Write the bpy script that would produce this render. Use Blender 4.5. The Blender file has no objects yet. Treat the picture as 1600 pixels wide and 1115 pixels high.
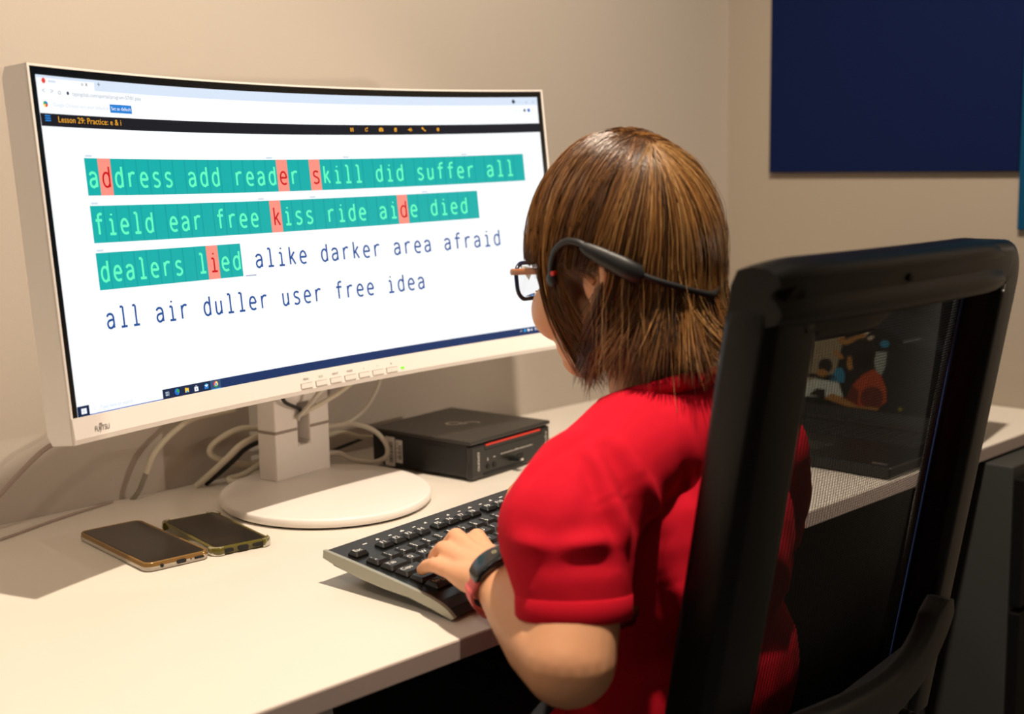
import bpy, bmesh, math, random
import numpy as np
from mathutils import Vector, Matrix, noise
R_ = math.radians
sc = bpy.context.scene
COL = sc.collection
Z0 = 0.73                      # desk top height; every coordinate below is measured from the desk top
rnd = random.Random(7)

# ------------------------------------------------------------------ camera, exposure, light
cd = bpy.data.cameras.new('camera'); cam = bpy.data.objects.new('camera', cd); COL.objects.link(cam)
CAMC = Vector((-0.57251, -1.54857, 0.43173))
_F = Vector((0.70063451, 0.6980293, -0.14787284)); _R = Vector((0.70406311, -0.70996881, -0.01547356)); _U = _R.cross(_F)
m = Matrix((_R, _U, -_F)).transposed().to_4x4(); m.translation = CAMC + Vector((0, 0, Z0)); cam.matrix_world = m
cd.sensor_width = 36; cd.lens = 2043.3155 / 1600 * 36; cd.clip_start = 0.05
cd.dof.use_dof = True; cd.dof.focus_distance = 1.45; cd.dof.aperture_fstop = 4.0
sc.camera = cam
sc.view_settings.view_transform = 'Standard'; sc.view_settings.look = 'None'
sc.view_settings.exposure = 0.0; sc.view_settings.gamma = 1.0; sc.view_settings.use_curve_mapping = False
w = bpy.data.worlds.new('world'); sc.world = w; w.use_nodes = True
w.node_tree.nodes['Background'].inputs[0].default_value = (0.02, 0.02, 0.022, 1)

WARM = (1.0, 0.84, 0.66)
def lamp(name, loc, power, radius, color=WARM, size=R_(150), blend=0.6):
    l = bpy.data.lights.new(name, 'SPOT'); l.energy = power; l.shadow_soft_size = radius; l.color = color
    l.spot_size = size; l.spot_blend = blend
    o = bpy.data.objects.new(name, l); o.location = (loc[0], loc[1], loc[2] + Z0); COL.objects.link(o)
    return o
lamp('ceiling_downlight', (0.25, -1.00, 1.88), 195, 0.03)
lamp('ceiling_downlight', (-1.25, -1.00, 1.88), 30, 0.05)
lamp('ceiling_downlight', (-2.75, -1.00, 1.88), 40, 0.06)
lo = lamp('side_lamp', (1.45, -1.48, 0.40), 26, 0.02, size=R_(46), blend=0.5)      # low lamp of the neighbouring place, shining under the monitor
lo.rotation_euler = (Vector((0.30, 0, 0.07)) - Vector((1.45, -1.48, 0.40))).to_track_quat('-Z', 'Y').to_euler()

# ------------------------------------------------------------------ materials
def lin(c):
    if isinstance(c, str): c = tuple(int(c[i:i+2], 16) / 255 for i in (0, 2, 4))
    return tuple((x / 12.92 if x <= 0.04045 else ((x + 0.055) / 1.055) ** 2.4) for x in c)
MATS = {}
def mat(name, col, rough=0.5, metal=0.0, spec=0.5, bump=0.0, bscale=400.0, var=0.0, vscale=20.0, trans=0.0, coat=0.0, sss=0.0, alpha=1.0, sheen=0.0):
    if name in MATS: return MATS[name]
    m = bpy.data.materials.new(name); m.use_nodes = True
    nt = m.node_tree; b = nt.nodes['Principled BSDF']; c = lin(col)
    b.inputs['Base Color'].default_value = (*c, 1); b.inputs['Roughness'].default_value = rough
    b.inputs['Metallic'].default_value = metal; b.inputs['Specular IOR Level'].default_value = spec
    b.inputs['Transmission Weight'].default_value = trans; b.inputs['Coat Weight'].default_value = coat
    b.inputs['Coat Roughness'].default_value = 0.05
    b.inputs['Sheen Weight'].default_value = sheen
    if sss:
        b.inputs['Subsurface Weight'].default_value = sss; b.inputs['Subsurface Radius'].default_value = (1, .35, .18)
        b.inputs['Subsurface Scale'].default_value = 0.012
    tc = nt.nodes.new('ShaderNodeTexCoord')
    if var:
        n = nt.nodes.new('ShaderNodeTexNoise'); n.inputs['Scale'].default_value = vscale; n.inputs['Detail'].default_value = 4
        mx = nt.nodes.new('ShaderNodeMix'); mx.data_type = 'RGBA'
        mx.inputs[6].default_value = (*[x * (1 - var) for x in c], 1); mx.inputs[7].default_value = (*[min(1, x * (1 + var)) for x in c], 1)
        nt.links.new(tc.outputs['Object'], n.inputs['Vector']); nt.links.new(n.outputs['Fac'], mx.inputs[0])
        nt.links.new(mx.outputs[2], b.inputs['Base Color'])
    if bump:
        n2 = nt.nodes.new('ShaderNodeTexNoise'); n2.inputs['Scale'].default_value = bscale; n2.inputs['Detail'].default_value = 3
        bp = nt.nodes.new('ShaderNodeBump'); bp.inputs['Strength'].default_value = bump; bp.inputs['Distance'].default_value = 0.001
        nt.links.new(tc.outputs['Object'], n2.inputs['Vector']); nt.links.new(n2.outputs['Fac'], bp.inputs['Height'])
        nt.links.new(bp.outputs['Normal'], b.inputs['Normal'])
    MATS[name] = m; return m
def glow(name, col, strength=1.0):
    if name in MATS: return MATS[name]
    m = bpy.data.materials.new(name); m.use_nodes = True; nt = m.node_tree
    b = nt.nodes['Principled BSDF']; b.inputs['Base Color'].default_value = (0.004, 0.004, 0.004, 1); b.inputs['Roughness'].default_value = 0.4; b.inputs['Specular IOR Level'].default_value = 0.08
    b.inputs['Emission Color'].default_value = (*lin(col), 1); b.inputs['Emission Strength'].default_value = strength
    MATS[name] = m; return m

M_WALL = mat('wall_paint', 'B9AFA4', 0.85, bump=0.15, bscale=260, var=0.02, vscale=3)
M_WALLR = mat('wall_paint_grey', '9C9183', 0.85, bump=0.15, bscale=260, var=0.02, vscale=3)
M_WALLD = mat('wall_low_bounce', '6F6963', 0.85, var=.03, vscale=3)  # for the unseen walls, darkened to cut the light they bounce back
M_CEIL = mat('ceiling_paint', 'E0DDD8', 0.9)
M_CARPET = mat('carpet', '5C5B5A', 0.95, bump=0.6, bscale=500, var=0.25, vscale=180)
M_DESK = mat('desk_laminate', 'DFD7CC', 0.42, spec=0.35, bump=0.03, bscale=900, var=0.015, vscale=14)
M_DEDGE = mat('desk_edge', 'B9A9A2', 0.55)
M_DARKGREY = mat('dark_grey_panel', '343534', 0.6, var=0.05, vscale=9)
M_BLACK = mat('black_plastic', '161615', 0.42, bump=0.08, bscale=900)
M_BLACKM = mat('black_matte', '0C0C0C', 0.7)
M_WHITEP = mat('white_plastic', 'EDE6E0', 0.38, bump=0.03, bscale=1200)
M_WHITEG = mat('white_plastic_grey', 'DCD6D2', 0.45)
M_NAVY = mat('navy_panel', '0D1940', 0.9, spec=.08, bump=0.2, bscale=700, var=0.05, vscale=200)
M_TEAL = mat('teal_panel', '0C4263', 0.9, spec=.08, bump=0.2, bscale=700, var=0.05, vscale=200)

# ------------------------------------------------------------------ mesh building
class MB:
    def __init__(s): s.v = []; s.f = []; s.mi = []; s.mats = []; s.sm = []
    def slot(s, m):
        if m not in s.mats: s.mats.append(m)
        return s.mats.index(m)
    def add(s, vs, fs, m, smooth=False):
        b = len(s.v); i = s.slot(m)
        s.v.extend([tuple(p) for p in vs])
        for f in fs: s.f.append(tuple(b + k for k in f)); s.mi.append(i); s.sm.append(smooth)
        return s
    def bm(s, bm, m, smooth=False, M=None):
        bm.verts.index_update()
        vs = [(M @ v.co if M else v.co.copy()) for v in bm.verts]
        s.add(vs, [[v.index for v in f.verts] for f in bm.faces], m, smooth); bm.free(); return s
    def box(s, c, size, m, M=None, bev=0.0, seg=2, smooth=False):
        bm = bmesh.new(); bmesh.ops.create_cube(bm, size=1.0)
        bmesh.ops.scale(bm, vec=size, verts=bm.verts)
        if bev: bmesh.ops.bevel(bm, geom=bm.edges[:], offset=bev, segments=seg, profile=0.5, affect='EDGES')
        bmesh.ops.translate(bm, vec=c, verts=bm.verts)
        return s.bm(bm, m, smooth, M)
    def loft(s, rings, m, smooth=True, caps=True, closed=True):
        n = len(rings[0]); vs = [p for r in rings for p in r]; fs = []
        for i in range(len(rings) - 1):
            for j in range(n if closed else n - 1):
                k = (j + 1) % n
                fs.append((i*n + j, i*n + k, (i+1)*n + k, (i+1)*n + j))
        s.add(vs, fs, m, smooth)
        if caps:
            s.add(rings[0], [tuple(range(n))[::-1]], m, False); s.add(rings[-1], [tuple(range(n))], m, False)
        return s
    def tube(s, pts, r, m, n=10, caps=True, flat=None):
        pts = [Vector(p) for p in pts]
        rr = r if isinstance(r, (list, tuple)) else [r] * len(pts)
        rings = []; up = None
        for i, p in enumerate(pts):
            t = (pts[min(i+1, len(pts)-1)] - pts[max(i-1, 0)]).normalized()
            if up is None:
                up = Vector((0, 0, 1)) if abs(t.z) < 0.9 else Vector((1, 0, 0))
                if flat is not None: up = Vector(flat[0])
            a = t.cross(up).normalized(); up = a.cross(t).normalized()
            kx, ky = (1, 1) if flat is None else flat[1]
            rings.append([p + a * (math.cos(2*math.pi*k/n) * rr[i] * kx) + up * (math.sin(2*math.pi*k/n) * rr[i] * ky) for k in range(n)])
        return s.loft(rings, m, True, caps)
    def prism(s, outline, lo, hi, m, M=None, smooth=False):
        n = len(outline); M = M or Matrix()
        a = [M @ Vector((x, y, lo)) for x, y in outline]; b = [M @ Vector((x, y, hi)) for x, y in outline]
        s.add(a + b, [(j, (j+1) % n, n + (j+1) % n, n + j) for j in range(n)], m, smooth)
        s.add(a, [tuple(range(n))[::-1]], m); s.add(b, [tuple(range(n))], m); return s
    def build(s, name, parent=None, origin=None):
        me = bpy.data.meshes.new(name); o = bpy.data.objects.new(name, me)
        org = Vector(origin) if origin is not None else (Vector(root_of(parent)['_o']) if parent else Vector((0, 0, 0)))
        me.from_pydata([(x - org.x, y - org.y, z - org.z) for x, y, z in s.v], [], s.f)
        for mm in s.mats: me.materials.append(mm)
        me.polygons.foreach_set('material_index', s.mi); me.polygons.foreach_set('use_smooth', s.sm)
        me.validate(); me.update()
        COL.objects.link(o)
        if parent is not None: o.parent = parent
        else: o.location = org + Vector((0, 0, Z0)); o['_o'] = tuple(org)
        return o
def root_of(o):
    while o.parent is not None: o = o.parent
    return o
def tag(o, label=None, cat=None, group=None, kind=None):
    if label: o['label'] = label
    if cat: o['category'] = cat
    if group: o['group'] = group
    if kind: o['kind'] = kind
    return o
def thing(name, label, cat, loc, group=None):
    o = bpy.data.objects.new(name, None); o.empty_display_size = 0.05; COL.objects.link(o)
    o.location = (loc[0], loc[1], loc[2] + Z0); o['_o'] = tuple(loc)
    return tag(o, label, cat, group)
def spline(pts, n=8):
    pts = [Vector(p) for p in pts]; out = []
    P = [pts[0] * 2 - pts[1]] + pts + [pts[-1] * 2 - pts[-2]]
    for i in range(1, len(P) - 2):
        for k in range(n):
            t = k / n; a, b, c_, d = P[i-1], P[i], P[i+1], P[i+2]
            out.append(0.5 * ((2*b) + (c_-a)*t + (2*a-5*b+4*c_-d)*t*t + (-a+3*b-3*c_+d)*t**3))
    out.append(pts[-1]); return out
def rrect(w, h, r, n=5, cx=0, cy=0):
    o = []
    for (sx, sy, a0) in ((1, 1, 0), (-1, 1, 90), (-1, -1, 180), (1, -1, 270)):
        for k in range(n + 1):
            a = R_(a0 + 90 * k / n); o.append((cx + sx*(w/2 - r) + r*math.cos(a), cy + sy*(h/2 - r) + r*math.sin(a)))
    return o
def frame(origin, yaw=0.0, pitch=0.0):
    return Matrix.Translation(Vector(origin)) @ Matrix.Rotation(yaw, 4, 'Z') @ Matrix.Rotation(pitch, 4, 'X')
_TX = {}
def text2d(s, size, align='LEFT'):
    key = (s, align)
    if key not in _TX:
        cu = bpy.data.curves.new('t', 'FONT'); cu.body = s; cu.size = 1.0; cu.align_x = align; cu.resolution_u = 3
        ob = bpy.data.objects.new('t', cu); me = ob.to_mesh()
        _TX[key] = ([(v.co.x, v.co.y) for v in me.vertices], [tuple(p.vertices) for p in me.polygons])
        ob.to_mesh_clear(); bpy.data.objects.remove(ob); bpy.data.curves.remove(cu)
    v, f = _TX[key]
    return [(x * size, y * size) for x, y in v], f
def struct(mb, name):
    o = mb.build(name); o['kind'] = 'structure'; return o

# ------------------------------------------------------------------ the room
XR = 1.5997; XL = -4.2; YF = -4.6; ZF = -Z0; ZC = 1.92
struct(MB().box(((XL+XR)/2, YF/2, ZF - .05), (XR-XL+.2, -YF+.2, .1), M_CARPET), 'floor')
struct(MB().box(((XL+XR)/2, YF/2, ZC + .05), (XR-XL+.2, -YF+.2, .1), M_CEIL), 'ceiling')
struct(MB().box(((XL+XR)/2, .05, (ZF+ZC)/2), (XR-XL, .1, ZC-ZF), M_WALL), 'wall_back')
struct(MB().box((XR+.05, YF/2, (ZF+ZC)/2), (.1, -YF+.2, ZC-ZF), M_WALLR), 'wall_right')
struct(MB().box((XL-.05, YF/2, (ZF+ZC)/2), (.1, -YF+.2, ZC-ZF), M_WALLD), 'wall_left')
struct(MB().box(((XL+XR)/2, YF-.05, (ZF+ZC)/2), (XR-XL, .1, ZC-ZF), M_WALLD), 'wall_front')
M_BASE = mat('baseboard_paint', '55534F', 0.6)
struct(MB().box(((XL+XR)/2, -.006, ZF+.04), (XR-XL, .012, .08), M_BASE), 'baseboard_back')
struct(MB().box((XR-.006, YF/2-.01, ZF+.04), (.012, -YF-.02, .08), M_BASE), 'baseboard_right')
# acoustic panels on the right wall
o = MB().box((XR-.006, (-.104-.596)/2, (.402+1.35)/2), (.012, .492, 1.35-.402), M_NAVY, bev=.002).build('wall_panel', origin=(XR, -.35, .402))
tag(o, 'large dark navy flat panel on the grey side wall', 'wall panel', 'panels on the side wall')
o = MB().box((XR-.006, (-.597-1.1)/2, (.305+1.35)/2), (.012, .503, 1.35-.305), M_TEAL, bev=.002).build('wall_panel', origin=(XR, -.85, .305))
tag(o, 'teal blue wall panel cut by the right edge, hanging lower than the navy one', 'wall panel', 'panels on the side wall')

# ------------------------------------------------------------------ desk
DX0, DX1, DD, DT = -1.1, XR - .002, .7023, .019
desk = thing('desk', 'long white laminate desk along the back wall carrying the monitor', 'desk', (.25, -.35, ZF))
MB().box(((DX0+DX1)/2, -DD/2-.0005, -DT/2), (DX1-DX0, DD-.001, DT), M_DESK).build('desk_top', desk)
MB().box(((DX0+DX1)/2, -DD-.0006, -DT/2-.0005), (DX1-DX0, .0012, DT-.001), M_DEDGE).build('front_edge', desk)
MB().box(((DX0+1.2)/2, -.06, -.34), (1.2-DX0, .018, .60), mat('modesty_grey', '9A9896', .6)).build('modesty_panel', desk)
for x in (DX0+.05, 1.2):
    for y in (-.08, -.62):
        MB().box((x, y, (ZF-DT)/2), (.05, .05, Z0-DT), M_DARKGREY, bev=.003).build('leg', desk)
ped = thing('drawer_pedestal', 'grey drawer pedestal standing under the right end of the desk', 'pedestal', (1.43, -.45, ZF))
MB().box((1.435, -.455, (ZF+.04-.024)/2), (.32, .58, Z0-.04-.024), M_DARKGREY, bev=.002).build('body', ped)
for k in range(3):
    dfr = MB().box((1.435, -.753, -.14 - .205*k), (.312, .016, .196), mat('drawer_unlit', '050505', .7, spec=.2), bev=.002).build('drawer', ped)  # fronts stand unlit; that shade is put into their black
    MB().box((1.435, -.766, -.08 - .205*k), (.11, .010, .012), M_BLACK, bev=.002).build('handle', dfr)
for x in (1.32, 1.55):
    for y in (-.68, -.24):
        MB().tube([(x-.01, y, ZF+.02), (x+.01, y, ZF+.02)], .019, M_BLACKM, 14).build('caster', ped)

# ------------------------------------------------------------------ monitor
MX, MY, MZ, MYAW, MTILT, MR = 0.405, -0.2476, 0.3504, 0.1056, 0.1037, 1.6181
AW, AH = .7972, .3337
def mon(s, t, d=0.0):
    """point of the curved panel: s along the width, t up, d out towards the viewer"""
    a = s / MR; lx = (MR - d) * math.sin(a) ; ly = -(MR - (MR - d) * math.cos(a))
    y = ly * math.cos(MTILT) + t * math.sin(MTILT); z = t * math.cos(MTILT) - ly * math.sin(MTILT)
    cy, sy = math.cos(MYAW), math.sin(MYAW)
    return Vector((MX + lx*cy - y*sy, MY + lx*sy + y*cy, MZ + z))
def uv(u, v, d=0.0): return mon((u - .5) * AW, (.5 - v) * AH, d)
monitor = thing('monitor', 'white framed wide curved monitor showing a typing lesson', 'monitor', (.43, -.205, 0))
NS = 64; SE = .4090; TT = .1770; TB = -.1930
def sweep(prof, s0, s1, m, mb, n=NS, smooth=False, caps=True):
    rings = [[mon(s0 + (s1 - s0) * i / n, t, d) for t, d in prof] for i in range(n + 1)]
    return mb.loft(rings, m, smooth, caps)
# housing (rear shell)
hb = MB()
sweep([(TT, .0005), (TT, -.026), (TT-.01, -.031), (TB+.01, -.031), (TB, -.026), (TB, .0005)], -SE, SE, M_WHITEP, hb)
sweep([(.10, -.03), (.075, -.062), (-.09, -.066), (-.115, -.03)], -.20, .20, M_WHITEG, hb, 24)
hb.build('housing', monitor)
# front bezel: thin rim, wide chin
bz = MB()
sweep([(TT, 0), (TT, .0022), (TT-.0022, .0022), (TT-.0022, 0)], -SE, SE, M_WHITEP, bz)
sweep([(-.16695, 0), (-.16695, .0032), (-.188, .0045), (TB, .003), (TB, 0)], -SE, SE, M_WHITEP, bz)
for sg in (-1, 1):
    a, b = (SE - .0026, SE) if sg > 0 else (-SE, -SE + .0026)
    sweep([(TT, 0), (TT, .0022), (TB, .0022), (TB, 0)], a, b, M_WHITEP, bz, 1)
bez = bz.build('bezel', monitor)
pb = MB(); sweep([(TT-.002, .0004), (TT-.002, .0009), (-.1672, .0009), (-.1672, .0004)], -SE+.0024, SE-.0024, mat('panel_glass', '050506', .18), pb); pb.build('panel_border', monitor)

# --- the picture on the screen
S_WHITE = glow('screen_white', 'FBFDFF', 1.03); S_TABBAR = glow('screen_tab_bar', 'DCE9FB', 1.0); S_BAND = glow('screen_band', '11141F', 1.0)
S_GREEN = glow('screen_teal', '00B0AC', 1.0); S_GREENL = glow('screen_teal_line', '08989A', 1.0); S_RED = glow('screen_coral', 'FF9585', 1.0)
S_TXT_G = glow('screen_text_green', '66FFC0', 1.05); S_TXT_R = glow('screen_text_red', 'CF0010', 1.0); S_TXT_B = glow('screen_text_blue', '1C4F98', 1.0)
S_ORANGE = glow('screen_orange', 'FFB22C', 1.0); S_BLUE = glow('screen_blue', '2382D8', 1.0); S_TASK = glow('screen_taskbar', '0D2F62', 1.0)
S_TASKD = glow('screen_taskbar_dark', '0A2348', 1.0); S_TASKH = glow('screen_taskbar_open', '34527A', 1.0)
S_GREY = glow('screen_grey', 'A9B6C6', 1.0); S_FAINT = glow('screen_faint', 'D5E2F0', 1.0); S_DARK = glow('screen_dark_icon', '303A55', 1.0)
S_SKY = glow('screen_sky_blue', '2BA9F2', 1.0); S_YEL = glow('screen_yellow', 'FFD24A', 1.0); S_ICW = glow('screen_icon_white', 'F4F8FF', 1.1)
S_LEAF = glow('screen_leaf', '35A853', 1.0); S_CRED = glow('screen_icon_red', 'E8453C', 1.0); S_SBLUE = glow('screen_deep_blue', '1460C8', 1.0)
scr = MB()
def squad(u0, v0, u1, v1, m, d, n=None):
    n = n or max(1, int(abs(u1 - u0) * 48)); rings = [[uv(u0 + (u1-u0)*i/n, v0, d), uv(u0 + (u1-u0)*i/n, v1, d)] for i in range(n+1)]
    scr.loft(rings, m, False, False, closed=False)
def spoly(pts, m, d): scr.add([uv(u, v, d) for u, v in pts], [tuple(range(len(pts)))], m)
ASP = AW / AH
def sdisc(u, v, r, m, d, n=16, a0=0, a1=360):   # r as a fraction of the height
    pts = [(u + r/ASP*math.cos(R_(a0+(a1-a0)*k/n)), v + r*math.sin(R_(a0+(a1-a0)*k/n))) for k in range(n if a1-a0 == 360 else n+1)]
    if a1-a0 != 360: pts.append((u, v))
    spoly(pts, m, d)
def sstroke(pts, wd, m, d):                      # pts in metres on the panel (s,t); a ribbon of constant width
    pts = [Vector(p) for p in pts]; L = []
    for i, p in enumerate(pts):
        t = (pts[min(i+1, len(pts)-1)] - pts[max(i-1, 0)]).normalized(); nn = Vector((-t.y, t.x)) * wd/2
        if i == 0: p = p - t * wd * .0
        L.append((p + nn, p - nn))
    scr.loft([[mon(a.x, a.y, d), mon(b.x, b.y, d)] for a, b in L], m, False, False, closed=False)
def stext(s, u, v, size, m, d, align='LEFT'):    # size = fraction of panel height per em
    vs, fs = text2d(s, size * AH, align); s0, t0 = (u-.5)*AW, (.5-v)*AH
    scr.add([mon(s0 + x, t0 + y, d) for x, y in vs], fs, m)
L1, L2, L3, L4 = .0012, .0015, .0018, .0021
squad(0, 0, 1, 1, S_WHITE, L1, 48)
squad(0.097, 0, 1, .033, S_TABBAR, L2, 48); squad(0, 0, .097, .008, S_TABBAR, L2)
sdisc(.0116, .016, .008, S_CRED, L3); squad(.019, .0135, .0315, .0195, S_FAINT, L3, 2)
stext('x', .081, .021, .02, S_DARK, L3); stext('o', .074, .021, .016, S_DARK, L3); stext('+', .1015, .021, .024, S_DARK, L3)
for q, ch in zip((.0066, .0205, .033), '<>o'): stext(ch, q, .053, .024, S_GREY, L3)
sdisc(.0498, .0472, .005, S_DARK, L3)
stext('typingclub.com/sportal/program-57/81.play', .057, .053, .0165, S_GREY, L3)
for k, cc in enumerate((S_CRED, S_YEL, S_LEAF, S_BLUE)): sdisc(.0104, .0839, .009, cc, L3, 6, 90*k, 90*k+90)
stext("Google Chrome isn't your default browser", .0224, .089, .0155, S_FAINT, L3)
squad(.1193, .071, .1574, .0964, S_BLUE, L3); stext('Set as default', .1383, .0885, .0155, S_ICW, L4, 'CENTER')
stext('=', .948, .025, .02, S_GREY, L3); sdisc(.9455, .018, .0085, S_DARK, L3)
for q, ch in ((.958, '-'), (.972, 'o'), (.988, 'x')): stext(ch, q, .026, .02, S_GREY, L3)
for q, ch in ((.948, '*'), (.957, '*')): stext(ch, q, .07, .024, S_FAINT, L3)
sdisc(.969, .055, .006, S_DARK, L3); sdisc(.9785, .055, .0075, S_SBLUE, L3); stext('x', .985, .095, .018, S_FAINT, L3)
squad(0, .1103, 1, .1475, S_BAND, L2, 48)
for k in range(3): squad(.0068, .1155 + .0068*k, .0159, .1195 + .0068*k, S_BLUE, L3)
stext('Lesson 29: Practice: e & i', .0278, .1345, .0255, S_ORANGE, L3)
# seven icons of the lesson bar
for q in (.5818, .5858): squad(q, .121, q+.0022, .135, S_ORANGE, L3)
def sarc(u, v, r, a0, a1, wd, m, d, n=14):
    s0, t0 = (u-.5)*AW, (.5-v)*AH
    sstroke([(s0 + r*math.cos(R_(a0+(a1-a0)*k/n)), t0 + r*math.sin(R_(a0+(a1-a0)*k/n))) for k in range(n+1)], wd, m, d)
sarc(.6156, .128, .0019, 60, 350, .0008, S_ORANGE, L3); spoly([(.6168, .1195), (.6192, .1195), (.618, .1265)], S_ORANGE, L3)
squad(.6425, .1225, .6515, .1345, S_ORANGE, L3)
for k in range(3): squad(.6440+.0024*k, .125, .6452+.0024*k, .1275, S_BAND, L4)
squad(.6445, .130, .6495, .1318, S_BAND, L4); squad(.6455, .1195, .6485, .122, S_ORANGE, L3)
sdisc(.6781, .1295, .0068, S_ORANGE, L3)
for k in range(4): squad(.6760+.0013*k, .1195+.001*abs(k-1.5), .6769+.0013*k, .128, S_ORANGE, L3)
sdisc(.6781, .1300, .0026, S_BAND, L4)
spoly([(.7055, .1262), (.7075, .1262), (.7105, .1205), (.7105, .1360), (.7075, .1302), (.7055, .1302)], S_ORANGE, L3)
sarc(.7108, .128, .0012, -60, 60, .0006, S_ORANGE, L3); sarc(.7108, .128, .0022, -60, 60, .0006, S_ORANGE, L3)
sstroke([((.7365-.5)*AW, (.5-.122)*AH), ((.7425-.5)*AW, (.5-.134)*AH)], .0014, S_ORANGE, L3); sdisc(.7372, .123, .0045, S_ORANGE, L3); squad(.7405, .1305, .744, .1345, S_ORANGE, L3)
sdisc(.771, .128, .0072, S_ORANGE, L3)
for k in (-1, 0, 1): squad(.7685, .1275+.0042*k-.0005, .7735, .1275+.0042*k+.0005, S_BAND, L4)
# typed lines: cells, separators, letters drawn with strokes
CW = .022295; U0 = .0640
GL = {  # strokes in cell units: x 0..1 of the letter box, y 0 baseline, 1 x-height, 1.42 ascender
 'a': [[(.10, .82), (.22, .95), (.42, 1.0), (.66, .95), (.78, .78), (.80, .60), (.80, .0)], [(.80, .58), (.50, .57), (.24, .50), (.12, .36), (.12, .22), (.22, .06), (.42, 0), (.64, .08), (.80, .28)]],
 'd': [[(.82, 1.42), (.82, 0)], [(.82, .72), (.70, .92), (.50, 1.0), (.28, .92), (.15, .72), (.12, .5), (.15, .28), (.28, .08), (.50, 0), (.70, .08), (.82, .28)]],
 'r': [[(.24, 1.0), (.24, 0)], [(.24, .66), (.36, .88), (.56, 1.0), (.76, .99), (.86, .95)]],
 'e': [[(.15, .53), (.84, .53), (.83, .72), (.70, .93), (.50, 1.0), (.28, .92), (.15, .72), (.12, .5), (.15, .28), (.30, .07), (.54, 0), (.74, .03), (.84, .08)]],
 's': [[(.80, .92), (.62, .99), (.44, 1.0), (.26, .92), (.20, .76), (.28, .61), (.50, .52), (.72, .42), (.82, .27), (.76, .10), (.56, 0), (.36, 0), (.16, .08)]],
 'k': [[(.20, 1.42), (.20, 0)], [(.78, 1.0), (.22, .44)], [(.40, .60), (.84, 0)]],
 'i': [[(.24, 1.0), (.52, 1.0), (.52, 0)], [(.18, 0), (.86, 0)], [(.50, 1.30), (.50, 1.42)]],
 'l': [[(.22, 1.42), (.52, 1.42), (.52, 0)], [(.18, 0), (.86, 0)]],
 'u': [[(.16, 1.0), (.16, .32), (.22, .10), (.40, 0), (.60, .06), (.80, .28)], [(.80, 1.0), (.80, 0)]],
 'f': [[(.88, 1.40), (.70, 1.42), (.52, 1.36), (.44, 1.18), (.44, 0)], [(.14, .98), (.84, .98)]],
}
def smooth2(pts):
    if len(pts) < 4: return pts
    P = spline([(x, y, 0) for x, y in pts], 3); return [(p.x, p.y) for p in P]
def letters(txt, v0, bad=(), typed=99, start=0):
    base = v0 + .0868; xh = .0435 * AH; lw = .0126
    for k, ch in enumerate(txt):
        i = k + start
        if ch == ' ' : continue
        m_ = S_TXT_B if i >= typed else (S_TXT_R if i in bad else S_TXT_G)
        wd = .0024 if i >= typed else (.0022 if i in bad else .0027)
        s0 = (U0 + CW * i - .5) * AW + .0031; t0 = (.5 - base) * AH
        for st in GL[ch]:
            hard = ch in 'il' or len(st) < 4
            pts = st if hard else smooth2(st)
            if hard and len(pts) == 3:
                segs = [pts[0:2], pts[1:3]]
            else: segs = [pts]
            for q, sg_ in enumerate(segs): sstroke([(s0 + x*lw, t0 + y*xh) for x, y in sg_], wd, m_, L4 + .00005*q)
def cells(v0, n, bad=()):
    h = .1122
    for i in range(n):
        squad(U0 + CW*i, v0, U0 + CW*(i+1), v0 + h, S_RED if i in bad else S_GREEN, L2, 2)
        if i and i not in bad and (i-1) not in bad: squad(U0 + CW*i - .0006, v0 + .001, U0 + CW*i + .0006, v0 + h - .001, S_GREENL, L3, 1)
V1, V2, V3, V4 = .2374, .3806, .5230, .6660
cells(V1, 40, (1, 16, 19)); letters('address add reader skill did suffer all', V1, (1, 16, 19))
cells(V2, 35, (15, 27)); letters('field ear free kiss ride aide died', V2, (15, 27))
cells(V3, 12, (9,)); letters('dealers lied', V3, (9,)); letters('alike darker area afraid', V3, (), 0, 13)
squad(.3358, .6340, .3568, .6362, S_TXT_B, L3)
letters('all air duller user free idea', V4, (), 0)
for q, vv in ((.064, .2335), (.40, .2335), (.558, .2335), (.815, .2335), (.0645, .3765), (.375, .3765), (.48, .3765), (.72, .3765), (.064, .519)):
    squad(q+.002, vv-.006, q+.0135, vv, S_FAINT, L3, 2)
# taskbar
squad(0, .9690, .0205, 1, S_TASKD, L2); squad(.1528, .9690, 1, 1, S_TASK, L2, 40); squad(.0205, .9975, .1528, 1, S_SBLUE, L2)
for a in (0, 1):
    for b in (0, 1): squad(.0062+.0048*a, .9765+.0085*b, .0106+.0048*a, .9845+.0085*b, S_ICW, L3, 1)
sarc(.030, .983, .0011, 0, 360, .0003, S_FAINT, L3); stext('Type here to search', .039, .989, .017, S_FAINT, L3)
squad(.1528, .9690, .2432, 1, S_TASKD, L3, 4); squad(.2432, .9690, .2632, 1, S_TASKH, L3, 2); squad(.2442, .9975, .2622, 1, S_SKY, L4, 2)
for b in (0, 1): squad(.1572, .9775+.0075*b, .1622, .9835+.0075*b, S_GREY, L4, 1)
squad(.1630, .9775, .1640, .991, S_GREY, L4, 1)
LI = L4 + .0002
sdisc(.179, .9840, .0105, S_BLUE, L4); sdisc(.1805, .9815, .0060, S_LEAF, LI); sdisc(.1775, .9885, .0042, S_SBLUE, LI)
squad(.1940, .9785, .2010, .9920, S_YEL, L4, 1); squad(.1940, .9765, .1970, .9790, S_ORANGE, L4, 1); squad(.1957, .9872, .1993, .9920, S_SKY, LI, 1)
squad(.2118, .9800, .2190, .9945, S_ICW, L4, 1); sarc(.2154, .980, .0012, 0, 180, .0005, S_ICW, L4); squad(.2142, .984, .2166, .991, S_GREY, LI, 1)
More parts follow.
